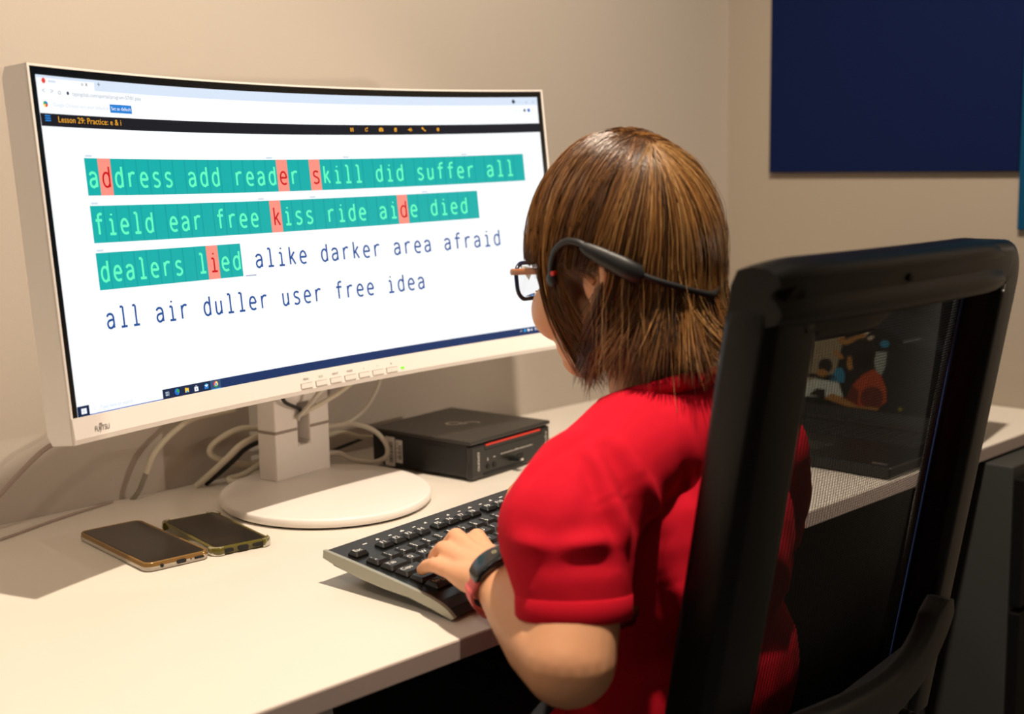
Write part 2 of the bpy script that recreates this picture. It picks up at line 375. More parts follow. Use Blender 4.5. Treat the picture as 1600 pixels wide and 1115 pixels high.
squad(.2310, .9800, .2386, .9930, S_BLUE, L4, 1); spoly([(.2310, .9800), (.2386, .9800), (.2348, .9872)], S_ICW, LI); spoly([(.2310, .9800), (.2348, .9750), (.2386, .9800)], S_SKY, LI)
for k, cc in enumerate((S_LEAF, S_CRED, S_YEL)): sdisc(.2531, .9838, .0105, cc, LI, 8, 30+120*k, 150+120*k)
sdisc(.2531, .9838, .0052, S_ICW, LI+.0001); sdisc(.2531, .9838, .0038, S_BLUE, LI+.0002)
sstroke([((.9110-.5)*AW, (.5-.984)*AH), ((.9134-.5)*AW, (.5-.9765)*AH), ((.9158-.5)*AW, (.5-.984)*AH)], .0005, S_ICW, L3)
sdisc(.9223, .9805, .0062, S_SKY, L3); spoly([(.928, .976), (.933, .976), (.933, .983), (.9305, .9875), (.928, .983)], S_ICW, L3)
spoly([(.9355, .979), (.937, .979), (.939, .9755), (.939, .987), (.937, .983), (.9355, .983)], S_ICW, L3); stext('ENG', .9445, .9855, .016, S_ICW, L3)
squad(.985, .9765, .990, .987, S_ICW, L3, 1)
scr.build('screen', monitor)
# chin: buttons, markings, lamp, maker's mark
M_LINE = mat('button_gap', '9A8C82', .7); M_PRINT = mat('dark_print', '4B4745', .6)
def bezel_d(t): return .0032 + .0013 * min(1, max(0, (-.167 - t) / .021))
for k, (s_, lb) in enumerate(zip((-.0556, -.0308, -.0064, .0182, .0425, .0663, .0903), ('MENU', 'ECO', 'INPUT', 'MODE', '<', '>', 'O'))):
    b = MB(); t_ = -.1832
    for (ww, hh, dd, mm) in ((.0194, .0068, .0046, M_LINE), (.0182, .0056, .0056, M_WHITEP)):
        n = 4; rings = [[mon(s_ - ww/2 + ww*i/n, t_ + hh/2, .003), mon(s_ - ww/2 + ww*i/n, t_ + hh/2, dd), mon(s_ - ww/2 + ww*i/n, t_ - hh/2, dd), mon(s_ - ww/2 + ww*i/n, t_ - hh/2, .003)] for i in range(n+1)]
        b.loft(rings, mm, False)
    bt = b.build('button', bez)
    vs, fs = text2d(lb, .0036, 'CENTER'); p_ = MB()
    p_.add([mon(s_ + x, -.1764 + y, .0043) for x, y in vs], fs, mat('eco_print', '3E9A4A', .6) if lb == 'ECO' else M_PRINT)
    p_.build('button_marking', bez)
b = MB(); b.loft([[mon(.1091 - .0028 + .0056*i, -.1830 + .0012, .003), mon(.1091 - .0028 + .0056*i, -.1830 + .0012, .0052), mon(.1091 - .0028 + .0056*i, -.1830 - .0012, .0052), mon(.1091 - .0028 + .0056*i, -.1830 - .0012, .003)] for i in (0, 1)], glow('power_led', '7CFF2A', 1.6), False)
b.build('power_light', bez)
p_ = MB(); vs, fs = text2d('FUJITSU', .0078, 'CENTER'); p_.add([mon(-.371 + x*.78, -.1838 + y, .0046) for x, y in vs], fs, M_PRINT)
def infin(cx, cy, a, hw, n=40, cut=0):
    L = []
    for i in range(n + 1 - cut):
        th = 2*math.pi*i/n; x = a*math.cos(th)/(1+math.sin(th)**2); y = 1.1*a*math.sin(th)*math.cos(th)/(1+math.sin(th)**2); L.append(Vector((cx+x, cy+y)))
    O = []
    for i, p in enumerate(L):
        t = (L[min(i+1, len(L)-1)] - L[max(0, i-1)]).normalized(); nn = Vector((-t.y, t.x)) * hw; O.append((p+nn, p-nn))
    return O
rb = infin(-.3724, -.1772, .0017, .0003); p_.loft([[mon(a.x, a.y, .0044), mon(b_.x, b_.y, .0044)] for a, b_ in rb], M_PRINT, False, False, closed=False)
p_.build('maker_mark', bez)
# stand
BA = R_(-110.7); BC = (.4288, -.2055)
def bell(k, n, ra, rb_, z):
    a = 2*math.pi*k/n; x, y = ra*math.cos(a), rb_*math.sin(a)
    return Vector((BC[0] + x*math.cos(BA) - y*math.sin(BA), BC[1] + x*math.sin(BA) + y*math.cos(BA), z))
b = MB(); n = 96
prof = [(-.012, .0), (-.012, .0022), (-.002, .003), (0, .005), (0, .0118), (-.0012, .0135), (-.003, .014)]
b.loft([[bell(k, n, .1495+dr, .1350+dr, z) for k in range(n)] for dr, z in prof], M_WHITEP, True)
b.build('base', monitor)
b = MB(); b.loft([[bell(k, n, .1495-.006, .1350-.006, z) for k in range(n)] for z in (.0002, .0024)], M_BLACKM, False); b.build('foot_ring', monitor)
NK = frame((.4575, -.1035, 0), R_(8.5))
nk = MB()
# neck column with a cable slot: lower block, two cheeks, upper block
def npr(x0, x1, z0, z1, y0=-.014, y1=.020, m=M_WHITEP): nk.box(((x0+x1)/2, (y0+y1)/2, (z0+z1)/2), (x1-x0, y1-y0, z1-z0), m, NK, bev=.0022)
npr(-.051, .051, .0135, .056); npr(-.051, -.0085, .052, .118); npr(.0135, .051, .052, .118); npr(-.051, .051, .114, .30)
for k in range(8):      # rounded foot of the slot
    xa = -.0085 + .022*k/8; xb = -.0085 + .022*(k+1)/8; q = abs((xa+xb)/2 - .0025)
    hz = .054 + .011 - math.sqrt(max(0, .011**2 - q**2)); npr(xa, xb, .053, hz, -.0138, .020)
nk.box((.0025, .017, .085), (.026, .004, .06), M_WHITEG, NK)
nk.build('neck', monitor)
for x0, x1 in ((-.0512, -.0087), (.0137, .0512)):
    nk = MB(); npr(x0, x1, .0791, .0794, -.01412, .0202, M_LINE); nk.build('neck_seam', monitor)
nk = MB(); nk.box((-.005, -.02, .33), (.09, .09, .10), M_WHITEG, NK, bev=.006); nk.build('mount', monitor)

# ------------------------------------------------------------------ mini computer
pc = thing('mini_computer', 'flat black mini computer on the desk to the right of the monitor stand', 'computer', (.6931, -.1792, 0))
PM = frame((.6931, -.1792, 0), .1268); PW, PD, PH = .1834, .1894, .0567
M_PCTOP = mat('pc_top', '2A2724', .38, bump=.1, bscale=1500); M_PCSIDE = mat('pc_side', '131312', .5, bump=.1, bscale=1500); M_PCFR = mat('pc_front', '1C1A18', .35)
MB().box((0, .002, .0285), (PW-.006, PD-.012, .047), M_PCSIDE, PM, bev=.002).build('case', pc)
MB().box((0, 0, PH-.0028), (PW, PD, .0056), M_PCTOP, PM, bev=.0016).build('top_cover', pc)
pf = MB().box((0, -PD/2+.006, .0265), (PW-.002, .011, .046), M_PCFR, PM, bev=.003).build('front_panel', pc)
MB().box((.004, -PD/2+.0003, .0470), (.126, .0016, .0026), mat('red_trim', 'D8301E', .4), PM, bev=.0005).build('red_strip', pf)
b = MB(); b.box((.004, -PD/2+.0006, .0405), (.128, .0010, .0012), M_BLACKM, PM); b.box((.0685, -PD/2+.0006, .0432), (.001, .0010, .006), M_BLACKM, PM); b.box((-.0605, -PD/2+.0006, .0432), (.001, .0010, .006), M_BLACKM, PM); b.build('drive_slot', pf)
PF = PM @ Matrix.Translation((0, -PD/2 + .0004, 0)) @ Matrix.Rotation(R_(90), 4, 'X')     # x right, y up on the front face, z outwards
M_PRW = mat('white_print', 'D9D4CC', .6)
def ptext(s, size, M, m, align='LEFT'):
    vs, fs = text2d(s, size, align); return MB().add([M @ Vector((x, y, 0)) for x, y in vs], fs, m)
ptext('ESPRIMO', .0068, PF @ Matrix.Translation((-.0775, .0400, .0003)) @ Matrix.Rotation(R_(-90), 4, 'Z'), M_PRW).build('model_lettering', pf)
ptext('FUJITSU', .0062, PF @ Matrix.Translation((.079, .0420, .0003)) @ Matrix.Rotation(R_(-90), 4, 'Z'), M_PRW).build('maker_lettering', pf)
for x in (-.0545, -.0405):
    MB().tube([PF @ Vector((x, .0165, -.002)), PF @ Vector((x, .0165, .0012))], .0036, M_BLACKM, 18).build('audio_socket', pf)
for x in (.0, .0185):
    MB().box((x, .0175, .0006), (.0125, .0062, .001), M_BLACKM, PF, bev=.0003).build('usb_socket', pf)
b = MB()
for (x0, x1) in ((-.026, .007), (.013, .048)): b.box(((x0+x1)/2, .0285, .0003), (x1-x0, .0007, .0002), M_PRW, PF)
b.box((.010, .0290, .0003), (.004, .0016, .0002), M_PRW, PF); b.box((-.055, .0265, .0003), (.0012, .004, .0002), M_PRW, PF); b.box((-.0405, .0275, .0003), (.004, .0010, .0002), M_PRW, PF)
b.build('socket_markings', pf)
b = MB(); b.box((-.02, .0085, .0004), (.09, .0016, .0006), M_BLACKM, PF); b.box((-.02, .0060, .0004), (.09, .0010, .0006), M_BLACKM, PF); b.build('vent_slots', pf)
rb = infin(0, 0, .0240, .0019, 48, 9)
TM = PM @ Matrix.Translation((.004, -.002, PH + .0002)) @ Matrix.Rotation(R_(-50), 4, 'Z')
b = MB(); b.loft([[TM @ Vector((a.x, a.y, 0)), TM @ Vector((b_.x, b_.y, 0))] for a, b_ in rb], mat('logo_grey', 'C9C2B8', .4), False, False, closed=False); b.build('loop_logo', pc)
PLF = PM @ Matrix.Translation((-PW/2 + .0028, 0, 0)) @ Matrix.Rotation(R_(-90), 4, 'Z') @ Matrix.Rotation(R_(90), 4, 'X')   # left face: x runs front-wards
M_LABEL = mat('paper_label', 'E6E2DD', .6)
for (x0, x1, y0, y1) in ((-.066, -.0475, .004, .0465), (-.0455, -.033, .0105, .0435)):
    lb = MB(); lb.box(((x0+x1)/2, (y0+y1)/2, .0002), (x1-x0, y1-y0, .0003), M_LABEL, PLF)
    yy = y0 + .006
    while yy < y1 - .008:
        hgt = rnd.choice((.0005, .0009, .0014)); lb.box(((x0+x1)/2 + .002, yy, .0004), ((x1-x0)*.42, hgt, .0001), M_PRINT, PLF); yy += hgt + rnd.choice((.0006, .001))
    for k in range(5): lb.box((x0 + .0035, y0 + .008 + .0065*k, .0004), (.0012, .004, .0001), M_PRINT, PLF)
    lb.build('barcode_label', pc)
for yy in (.0445, .006):
    b = MB()
    for k in range(9): b.box((.0 + .0055*k, yy, .0002), (.004, .0012, .0004), M_BLACKM, PLF)
    b.build('side_vent', pc)
for x in (-.07, .07):
    for y in (-.075, .075): MB().box((x, y, .0025), (.016, .012, .005), M_BLACKM, PM, bev=.001).build('rubber_foot', pc)
dg = MB(); dg.box((0, .0175, .0085), (.0105, .0052, .016), M_BLACK, PF, bev=.0012); dg.box((.002, .0175, .0166), (.005, .0028, .0003), M_PRW, PF)
dg = dg.build('usb_dongle', origin=tuple(PF @ Vector((0, .0175, .008)))); tag(dg, 'tiny black wireless plug stuck in the front of the mini computer', 'usb stick')

# ------------------------------------------------------------------ keyboard
M_KB = mat('keyboard_black', '141312', .36, bump=.06, bscale=1200); M_KEY = mat('key_black', '1A1918', .42, bump=.1, bscale=1500)
M_SILV = mat('keyboard_silver', 'A2A193', .38, metal=.35); M_LEG = mat('legend_white', 'F2F0EA', .5)
KYAW = R_(7.4); KL, KD = .492, .186
KO = Vector((.2245, -.4835, 0))            # back left corner
SLOPE = math.atan2(.036 - .0135, .190)
KM = frame((KO.x, KO.y, .036), KYAW) @ Matrix.Rotation(SLOPE, 4, 'X')   # x right, y backwards (0 .. -KD), z out of the key plane
kb = thing('keyboard', 'black full size keyboard with silver side trim under the typing hands', 'keyboard', (.44, -.55, 0))
XB0, XB1, FLARE = -.0095, .4775, .012        # side edges at the back, and how far they flare out at the front
def flare(x, y): return (-1 if x < .2 else 1) * FLARE * max(0, -y / KD) ** 1.3
def kpt(x, y, z): return KM @ Vector((x + flare(x, y), y, z))
def kpro(x):
    return [kpt(x, y, z) for y, z in ((0, 0), (-.150, .0003), (-.163, -.0006), (-.176, -.0040), (-KD, -.0088), (-.181, -.0118), (-.06, -.0150), (-.012, -.0135), (0, -.0080))]
MB().loft([kpro(XB0+.0045), kpro(XB1-.0045)], M_KB, False).build('body', kb)
for x0, x1 in ((XB0, XB0+.0045), (XB1-.0045, XB1)):
    b = MB()
    def tp(x): return [kpt(x, y, z) for y, z in ((.001, .0009), (-.04, .0012), (-.08, .0013), (-.12, .0013), (-.150, .0009), (-.166, -.0008), (-.178, -.0040), (-KD-.001, -.0090), (-.1835, -.0118), (-.155, -.0098), (-.125, -.0088), (-.09, -.0118), (-.055, -.0125), (-.012, -.0095), (.001, -.0075))]
    b.loft([tp(x0), tp(x1)], M_SILV, False); b.build('side_trim', kb)
for x in (.035, .435):
    MB().box((x, -.032, -.0215), (.03, .012, .016), M_BLACKM, KM, bev=.002).build('foot', kb)
    MB().box((x, -.160, -.0128), (.03, .01, .003), M_BLACKM, KM, bev=.001).build('foot', kb)
P_ = .0199
def key(x0, x1, yc, leg, h=.0058, hd=.0172, lsz=.0052, parent=kb, mb=None, low=False):
    b = mb or MB(); cx = (x0+x1)/2; ww = x1-x0-.0016
    a = rrect(ww, hd, .0012, 2); tp_ = rrect(ww-.0044, hd-.0046, .0016, 2, 0, .0006)
    r0 = [KM @ Vector((cx+x, yc+y, .0003)) for x, y in a]; r1 = [KM @ Vector((cx+x, yc+y, .0024)) for x, y in a]; r2 = [KM @ Vector((cx+x, yc+y, h)) for x, y in tp_]
    b.loft([r0, r1, r2], M_KEY, False)
    if leg:
        for (s_, dx, dy, sz) in leg:
            vs, fs = text2d(s_, sz*1.22, 'LEFT'); b.add([KM @ Vector((x0 + dx*.9 + x*1.08, yc + dy + y, h + .00012)) for x, y in vs], fs, M_LEG)
    if mb is None: return b.build('key', parent)
XK = -.0005; Y1 = -.0585           # first column, number row centre
def row(y, keys, x=XK):
    for wd, leg in keys: 
        if leg is not None: key(x, x + wd*P_, y, leg)
        x += wd*P_
def L1c(c): return [(c, .0042, -.0018, .0066)]
def L2c(c, d): return [(c, .0036, -.0050, .0058), (d, .0036, .0012, .0050)]
yF = -.0312
key(XK, XK+P_*1.0, yF, [('Esc', .0038, -.0016, .0062)], hd=.0135)
for g, x0 in enumerate((1.96, 6.40, 10.84)):
    for k in range(4): key(XK + (x0+k)*P_ + .0006, XK + (x0+k+1)*P_ - .0006, yF, [('F%d' % (g*4+k+1), .0050, -.0016, .0064)], hd=.0135, h=.0050)
row(Y1, [(1, L2c('^', '°'))] + [(1, L2c(a, b_)) for a, b_ in zip('1234567890', '!"§$%&/()=')] + [(1, L2c('ß', '?')), (1, L2c('´', '`')), (2, [('<--', .006, -.002, .006)])])
row(Y1-P_, [(1.5, [('Tab', .004, -.001, .006)])] + [(1, L1c(c)) for c in 'QWERTZUIOPÜ'] + [(1, L2c('+', '*')), (1.5, [('Enter', .005, -.002, .005)])])
row(Y1-2*P_, [(1.75, [('Caps', .004, .000, .006)])] + [(1, L1c(c)) for c in 'ASDFGHJKLÖÄ'] + [(1, L2c('#', "'")), (1.25, [('', 0, 0, .005)])])
row(Y1-3*P_, [(1.25, [('^', .008, -.004, .011)]), (1, L2c('<', '>'))] + [(1, L1c(c)) for c in 'YXCVBNM'] + [(1, L2c(',', ';')), (1, L2c('.', ':')), (1, L2c('-', '_')), (2.75, [('^', .012, -.004, .011)])])
row(Y1-4*P_, [(1.5, [('Strg', .005, -.002, .0062)]), (1.25, [('Fn', .006, -.002, .0055)]), (1.25, [('Alt', .006, -.002, .0055)]), (6, [('', 0, 0, .005)]), (1.25, [('Alt Gr', .003, -.002, .005)]), (1.25, [('Fn', .006, -.002, .0055)]), (1.25, [('Menu', .003, -.002, .005)]), (1.25, [('Strg', .004, -.002, .0055)])])
XN = XK + 15.3*P_
nb = MB()
for c_ in range(3):
    key(XN+c_*P_, XN+(c_+1)*P_, yF, [('Pr', .004, -.0016, .005)], hd=.0135)
    for r_ in range(2): key(XN+c_*P_, XN+(c_+1)*P_, Y1-r_*P_, [('Ins', .0036, -.0016, .005)])
    key(XN+c_*P_, XN+(c_+1)*P_, Y1-4*P_, [('<^>'[c_], .006, -.0016, .007)])
key(XN+P_, XN+2*P_, Y1-3*P_, [('^', .006, -.0016, .008)])
XP = XN + 3.3*P_
for r_ in range(5):
    for c_ in range(4):
        if c_ == 3 and r_ in (2, 4): continue
        key(XP+c_*P_, XP+(c_+1)*P_, Y1-r_*P_, [(['N/*-', '789+', '456', '123E', '0 .'][r_][c_:c_+1] or '', .005, -.0016, .006)], mb=nb)
tag(nb.build('numeric_keypad', kb), kind='stuff')
b = MB()
for k in range(14):
    x = XK + (1.9 + k*.98)*P_; b.box((x, -.0135, .0003), (.0044 if k % 3 else .006, .0016, .0002), M_LEG, KM)
    if k % 2: b.box((x+.001, -.0115, .0003), (.0022, .0012, .0002), M_LEG, KM)
b.build('media_markings', kb)
#PART2
# ------------------------------------------------------------------ phones
M_PHG = mat('phone_glass', '0D0C0B', .12, spec=.5, coat=.3); M_PHB = mat('phone_body', '3A3128', .3, metal=.5)
M_GOLD = mat('case_gold_rim', '8A6A3C', .25, metal=.3); M_CASE1 = mat('case_clear', 'D9CFC0', .16, trans=.35, spec=.5); M_CASE2 = mat('case_olive', '7D7330', .14, trans=.5, spec=.6)
def phone(name, label, cx, cy, yaw, w, l, h, mc, bump, edge):
    t = thing(name, label, 'phone', (cx, cy, 0), 'smartphones on the desk'); M = frame((cx, cy, 0), yaw)
    cs = MB(); prof = [(0.0015, .0006), (.0, .0022), (0, h-.0018), (.0010, h-.0004), (.0026, h), (.0038, h-.0006), (.0038, .003)]
    rings = [[M @ Vector((x, y, z)) for x, y in rrect(w-2*d, l-2*d, .010-d*.6, 6)] for d, z in prof]
    cs.loft(rings[:3] if edge == 2 else [[M @ Vector((x, y, z)) for x, y in rrect(w-2*d, l-2*d, .010-d*.6, 6)] for d, z in ((.0015, .0006), (0, .0022), (0, .0058))], mc, True, False); cs.loft(rings[2:] if edge == 2 else [[M @ Vector((x, y, z)) for x, y in rrect(w-2*d, l-2*d, .010-d*.6, 6)] for d, z in ((0, .0058), (.0006, .0075), (.0006, h-.0012), (.0014, h-.0002), (.0024, h), (.0038, h-.0006), (.0038, .003))], mc if edge == 2 else M_GOLD, True, False)
    cs.add([M @ Vector((x, y, .0006)) for x, y in rrect(w-.003, l-.003, .0095, 6)], [tuple(range(28))[::-1]], mc)
    if bump:   # thick corners
        for sx in (-1, 1):
            for sy in (-1, 1):
                pts = []
                for k in range(9):
                    a = math.atan2(sy, sx) + R_(-52 + 13*k); r = .0105
                    pts.append(M @ Vector((sx*(w/2-.0098) + r*math.cos(a), sy*(l/2-.0098) + r*math.sin(a), h*.52)))
                cs.tube(pts, .0022, mc, 8, True, ((0, 0, 1), (1, h*.55/.0022)))
    c_ = cs.build('case', t)
    b = MB(); b.prism(rrect(w-.0078, l-.0078, .007, 6), .0012, h-.0012, M_PHB, M); b.build('body', t)
    b = MB(); b.prism(rrect(w-.0084, l-.0084, .0068, 6), h-.0012, h-.0005, M_PHG, M); s_ = b.build('screen', t)
    F = M @ Matrix.Translation((0, -l/2 - (.0012 if bump else .0002), 0)) @ Matrix.Rotation(R_(90), 4, 'X')
    if edge == 1:
        MB().tube([F @ Vector((-.020, h*.5, -.003)), F @ Vector((-.020, h*.5, .0005))], .0021, M_BLACKM, 14).build('audio_socket', t)
        MB().prism(rrect(.0115, .0042, .0018, 4, .003, h*.5), -.003, .0005, M_BLACKM, F).build('charging_socket', t)
        MB().tube([F @ Vector((.0145, h*.5, -.002)), F @ Vector((.0145, h*.5, .0004))], .0008, M_BLACKM, 10).build('microphone', t)
        MB().prism(rrect(.0115, .0026, .001, 3, .0245, h*.5), -.003, .0004, M_BLACKM, F).build('speaker_slot', t)
    else:
        MB().prism(rrect(.012, .0040, .0018, 4, -.018, h*.5), -.003, .0004, M_BLACKM, F).build('speaker_slot', t)
        MB().prism(rrect(.0125, .0056, .0024, 4, .0, h*.5), -.003, .0005, M_BLACKM, F).build('charging_socket', t)
        MB().prism(rrect(.0155, .0036, .0016, 4, .020, h*.5), -.003, .0004, M_BLACKM, F).build('speaker_slot', t)
    return t
phone('smartphone', 'smartphone in a clear gold edged case, nearest the left edge of the desk', .1525, -.2255, R_(-4), .0775, .1770, .0105, M_CASE1, False, 1)
phone('smartphone', 'smaller smartphone in an olive case with thick corners, beside the monitor base', .2355, -.2455, R_(-8), .0700, .1500, .0100, M_CASE2, True, 2)

# ------------------------------------------------------------------ cables
M_CABW = mat('cable_white', 'CFC8BA', .5); M_CABB = mat('cable_beige', 'D0C7B2', .5); M_CABG = mat('cable_mauve', 'A39288', .5); M_CABK = mat('cable_black', '1C1B1A', .5); M_CABD = mat('cable_grey_lower', '8B8576', .55)
def cable(label, pts, r, m, n=8, name='cable', group=None):
    b = MB(); b.tube(spline(pts, 8), r, m, n); c_ = sum((Vector(p) for p in pts), Vector()) / len(pts)
    o = b.build(name, origin=(pts[0][0], pts[0][1], pts[0][2])); return tag(o, label, 'cable', group or 'cables around the monitor stand')
cable('mauve grey cable curving down from the lower left corner of the monitor', [(.24, -.06, .16), (.19, -.03, .115), (.158, -.03, .099), (.136, -.03, .091), (.11, -.03, .073), (.076, -.03, .045), (.04, -.03, .016), (0, -.032, .004), (-.12, -.035, .003), (-.4, -.03, .003)], .0031, M_CABG)
b = MB(); pts = spline([(.258, -.008, -.004), (.266, -.018, .012), (.276, -.02, .033), (.289, -.02, .056), (.311, -.02, .076), (.339, -.022, .092), (.369, -.025, .098), (.41, -.03, .10)], 8)
b.tube(pts[:17], .0034, M_CABD, 8); b.tube(pts[16:], .0040, M_CABB, 8)  # lower stretch greyer and slightly thinner than the rest
tag(b.build('cable', origin=(.258, -.008, 0)), 'beige cable with a grey lower part arching from the wall gap behind the monitor', 'cable', 'cables around the monitor stand')
cable('pale grey printed cable hanging in a bow right of the stand', [(.634, -.075, .16), (.635, -.07, .122), (.628, -.07, .102), (.605, -.07, .077), (.575, -.07, .063), (.54, -.07, .0605), (.50, -.066, .058), (.46, -.05, .055)], .0032, M_CABW)
cable('white cable looped between the stand and the mini computer', [(.47, -.062, .062), (0.5404, -0.0926, 0.0666), (0.5596, -0.1119, 0.0662), (0.5746, -0.1287, 0.0577), (0.5830, -0.1404, 0.0423), (0.5846, -0.1449, 0.0288), (0.5796, -0.1420, 0.0190), (0.5662, -0.1296, 0.0139), (0.5476, -0.1099, 0.0188), (0.5296, -0.0898, 0.0282), (.47, -.055, .022)], .0036, M_CABW)
cable('second grey cable bundled low behind the stand, running to the computer', [(.45, -.04, .035), (.52, -.045, .040), (.57, -.055, .046), (.60, -.062, .036), (.63, -.066, .03)], .0034, M_CABB)
cable('thin black cable lying behind the stand towards the computer', [(.46, -.03, .02), (.53, -.035, .012), (.58, -.045, .022), (.62, -.05, .03)], .0026, M_CABK)
cable('beige cable dropping vertically along the right side of the stand', [(.51, -.065, .15), (.525, -.062, .12), (.53, -.060, .09), (.526, -.058, .062), (.529, -.056, .035), (.52, -.05, .012)], .0038, M_CABB)
cable('black cable ducking into the slot of the stand from the left', [(.398, -.145, .160), (.412, -.137, .137), (.422, -.131, .122), (.438, -.127, .113), (.452, -.123, .107), (.459, -.112, .098), (.460, -.085, .09)], .0026, M_CABK)
cable('white cable dropping from the monitor into the slot of the stand', [(.492, -.15, .165), (.482, -.140, .140), (.470, -.133, .120), (.456, -.1275, .1045), (.449, -.1235, .097), (.457, -.110, .090), (.459, -.085, .085)], .0030, M_CABW)
cable('thick white cable sweeping from the right into the slot of the stand', [(.565, -.14, .160), (.545, -.133, .139), (.515, -.128, .121), (.485, -.1265, .110), (.465, -.1255, .104), (.458, -.115, .097), (.460, -.085, .095)], .0036, M_CABB)
cable('thick grey cable leaning from the desk up to the left side of the stand', [(.350, -.020, .002), (.362, -.035, .018), (.380, -.052, .040), (.398, -.062, .058), (.43, -.06, .066)], .0046, M_CABB)
cable('black cable leaning beside the thick grey one left of the stand', [(.366, -.018, .002), (.380, -.034, .018), (.395, -.048, .036), (.41, -.055, .05), (.44, -.05, .055)], .0034, M_CABK)
cable('coiled grey cable bundle lying behind the left side of the stand', [(.44, -.045, .072), (.405, -.04, .074), (.375, -.032, .060), (.368, -.03, .046), (.385, -.035, .033), (.42, -.045, .024), (.44, -.052, .028), (.41, -.05, .014), (.385, -.046, .010), (.395, -.055, .006), (.44, -.06, .008)], .0044, M_CABB)
cable('thin grey brown line lying on the desk along the wall, far left', [(-.45, -.20, .002), (-.2, -.145, .002), (-.05, -.102, .002), (.056, -.069, .002), (.14, -.036, .002), (.233, -.008, .002)], .0015, M_CABG)  # thin tube following a narrow grey brown line across the desk

# ------------------------------------------------------------------ laptop with a picture on its screen
M_LAP = mat('laptop_black', '101010', .38, bump=.05, bscale=1500)
lap = thing('laptop', 'open black laptop behind the chair, its screen showing children at a table', 'laptop', (1.115, -.522, 0))
MB().box((1.115, -.522, .0105), (.245, .356, .017), M_LAP, bev=.003).build('base', lap)
b = MB()
for r_ in range(5):
    for k in range(14): b.box((1.13 + .0175*r_, -.385 - .021*k, .0193), (.015, .018, .0012), M_BLACKM)
b.build('keys', lap); MB().box((1.045, -.522, .0191), (.055, .095, .0006), mat('touchpad', '1B1B1B', .25)).build('touchpad', lap)
MB().box((1.004, -.678, .0192), (.006, .022, .0006), mat('chrome_badge', 'C9C9C9', .2, metal=.9)).build('badge', lap)
LA = R_(14); LU = Vector((math.sin(LA), 0, math.cos(LA))); LN = Vector((-math.cos(LA), 0, math.sin(LA))); LO = Vector((1.24, -.345, .0205))
def lidp(a, h, d=0): return LO + Vector((0, -a, 0)) + LU*h + LN*d
b = MB(); LR = [(0, 0), (.354, 0), (.354, .235), (0, .235)]
b.add([lidp(a, h, d) for d in (-.006, 0) for a, h in LR], [(0, 1, 2, 3), (7, 6, 5, 4), (0, 4, 5, 1), (1, 5, 6, 2), (2, 6, 7, 3), (3, 7, 4, 0)], M_LAP)
lid = b.build('lid', lap); b = MB()
MB().tube([Vector((1.238, -.37, .016)), Vector((1.238, -.675, .016))], .006, M_LAP, 10).build('hinge', lap)
def lp(pts, m, d): b.add([lidp(a, h, d) for a, h in pts], [tuple(range(len(pts)))], m)
def blob(a, h, ra, rh, m, d, n=18, rot=0): lp([(a + ra*math.cos(2*math.pi*k/n)*math.cos(rot) - rh*math.sin(2*math.pi*k/n)*math.sin(rot), h + ra*math.cos(2*math.pi*k/n)*math.sin(rot) + rh*math.sin(2*math.pi*k/n)*math.cos(rot)) for k in range(n)], m, d)
G = lambda n_, c_: glow('picture_' + n_, c_, .36)
P_dark = G('dark', '0C0C0D'); P_wall = G('beige', 'A58A62'); P_or = G('orange', 'C2451A'); P_ord = G('deep_red', '70200F'); P_skin = G('skin', 'B87838'); P_skl = G('pale', 'D8B890')
P_teal = G('teal', '2F8698'); P_hair = G('hair', '20120D'); P_white = G('cream', 'D8CFAE'); P_grey = G('grey', 'A7A48C'); P_ste = G('steel', '2A2A2C')
lp([(.008, .018), (.346, .018), (.346, .227), (.008, .227)], P_dark, .0004)
d_ = .0007
lp([(.008, .05), (.03, .2), (.06, .215), (.135, .20), (.118, .13), (.112, .07), (.06, .05)], P_wall, d_)
lp([(.135, .2), (.25, .17), (.30, .12), (.24, .125), (.19, .145), (.14, .15)], P_ste, d_)
lp([(.172, .110), (.196, .112), (.197, .090), (.192, .074), (.183, .08), (.174, .095)], P_grey, d_); blob(.190, .124, .008, .006, P_teal, d_)
lp([(.03, .024), (.132, .034), (.120, .056), (.045, .058)], P_white, d_)
lp([(.03, .058), (.118, .060), (.11, .066), (.04, .064)], P_hair, d_ + .0002)
blob(.092, .080, .013, .012, P_hair, d_ + .0002); blob(.088, .068, .010, .006, P_skin, d_ + .0003)
lp([(.104, .058), (.130, .056), (.129, .070), (.122, .080), (.112, .078)], P_teal, d_ + .0002)
blob(.112, .100, .012, .004, P_skin, d_ + .0002, rot=-.5); lp([(.106, .124), (.117, .134), (.12, .125), (.152, .139), (.158, .137), (.155, .131), (.125, .117), (.114, .117)], P_skin, d_ + .0002)
blob(.164, .131, .007, .003, P_skl, d_ + .0002, rot=.5); blob(.1565, .139, .005, .003, P_skl, d_ + .0003, rot=.6)
blob(.153, .105, .025, .025, P_hair, d_ + .0004); lp([(.132, .105), (.172, .112), (.180, .085), (.158, .072), (.140, .075)], P_hair, d_ + .0004)
lp([(.129, .098), (.136, .100), (.142, .080), (.136, .076), (.130, .084)], P_skin, d_ + .0005)
lp([(.136, .030), (.146, .055), (.160, .072), (.178, .083), (.192, .075), (.204, .055), (.208, .035), (.196, .024), (.150, .022)], P_or, d_ + .0005)
blob(.182, .038, .020, .018, P_ord, d_ + .0006); lp([(.136, .030), (.146, .054), (.158, .046), (.160, .024)], P_ord, d_ + .0006)
lp([(.098, .028), (.112, .037), (.128, .034), (.160, .022), (.196, .024), (.196, .0195), (.14, .0195)], P_skin, d_ + .0008)
lp([(.07, .030), (.10, .030), (.098, .042), (.082, .042)], P_hair, d_ + .0003)
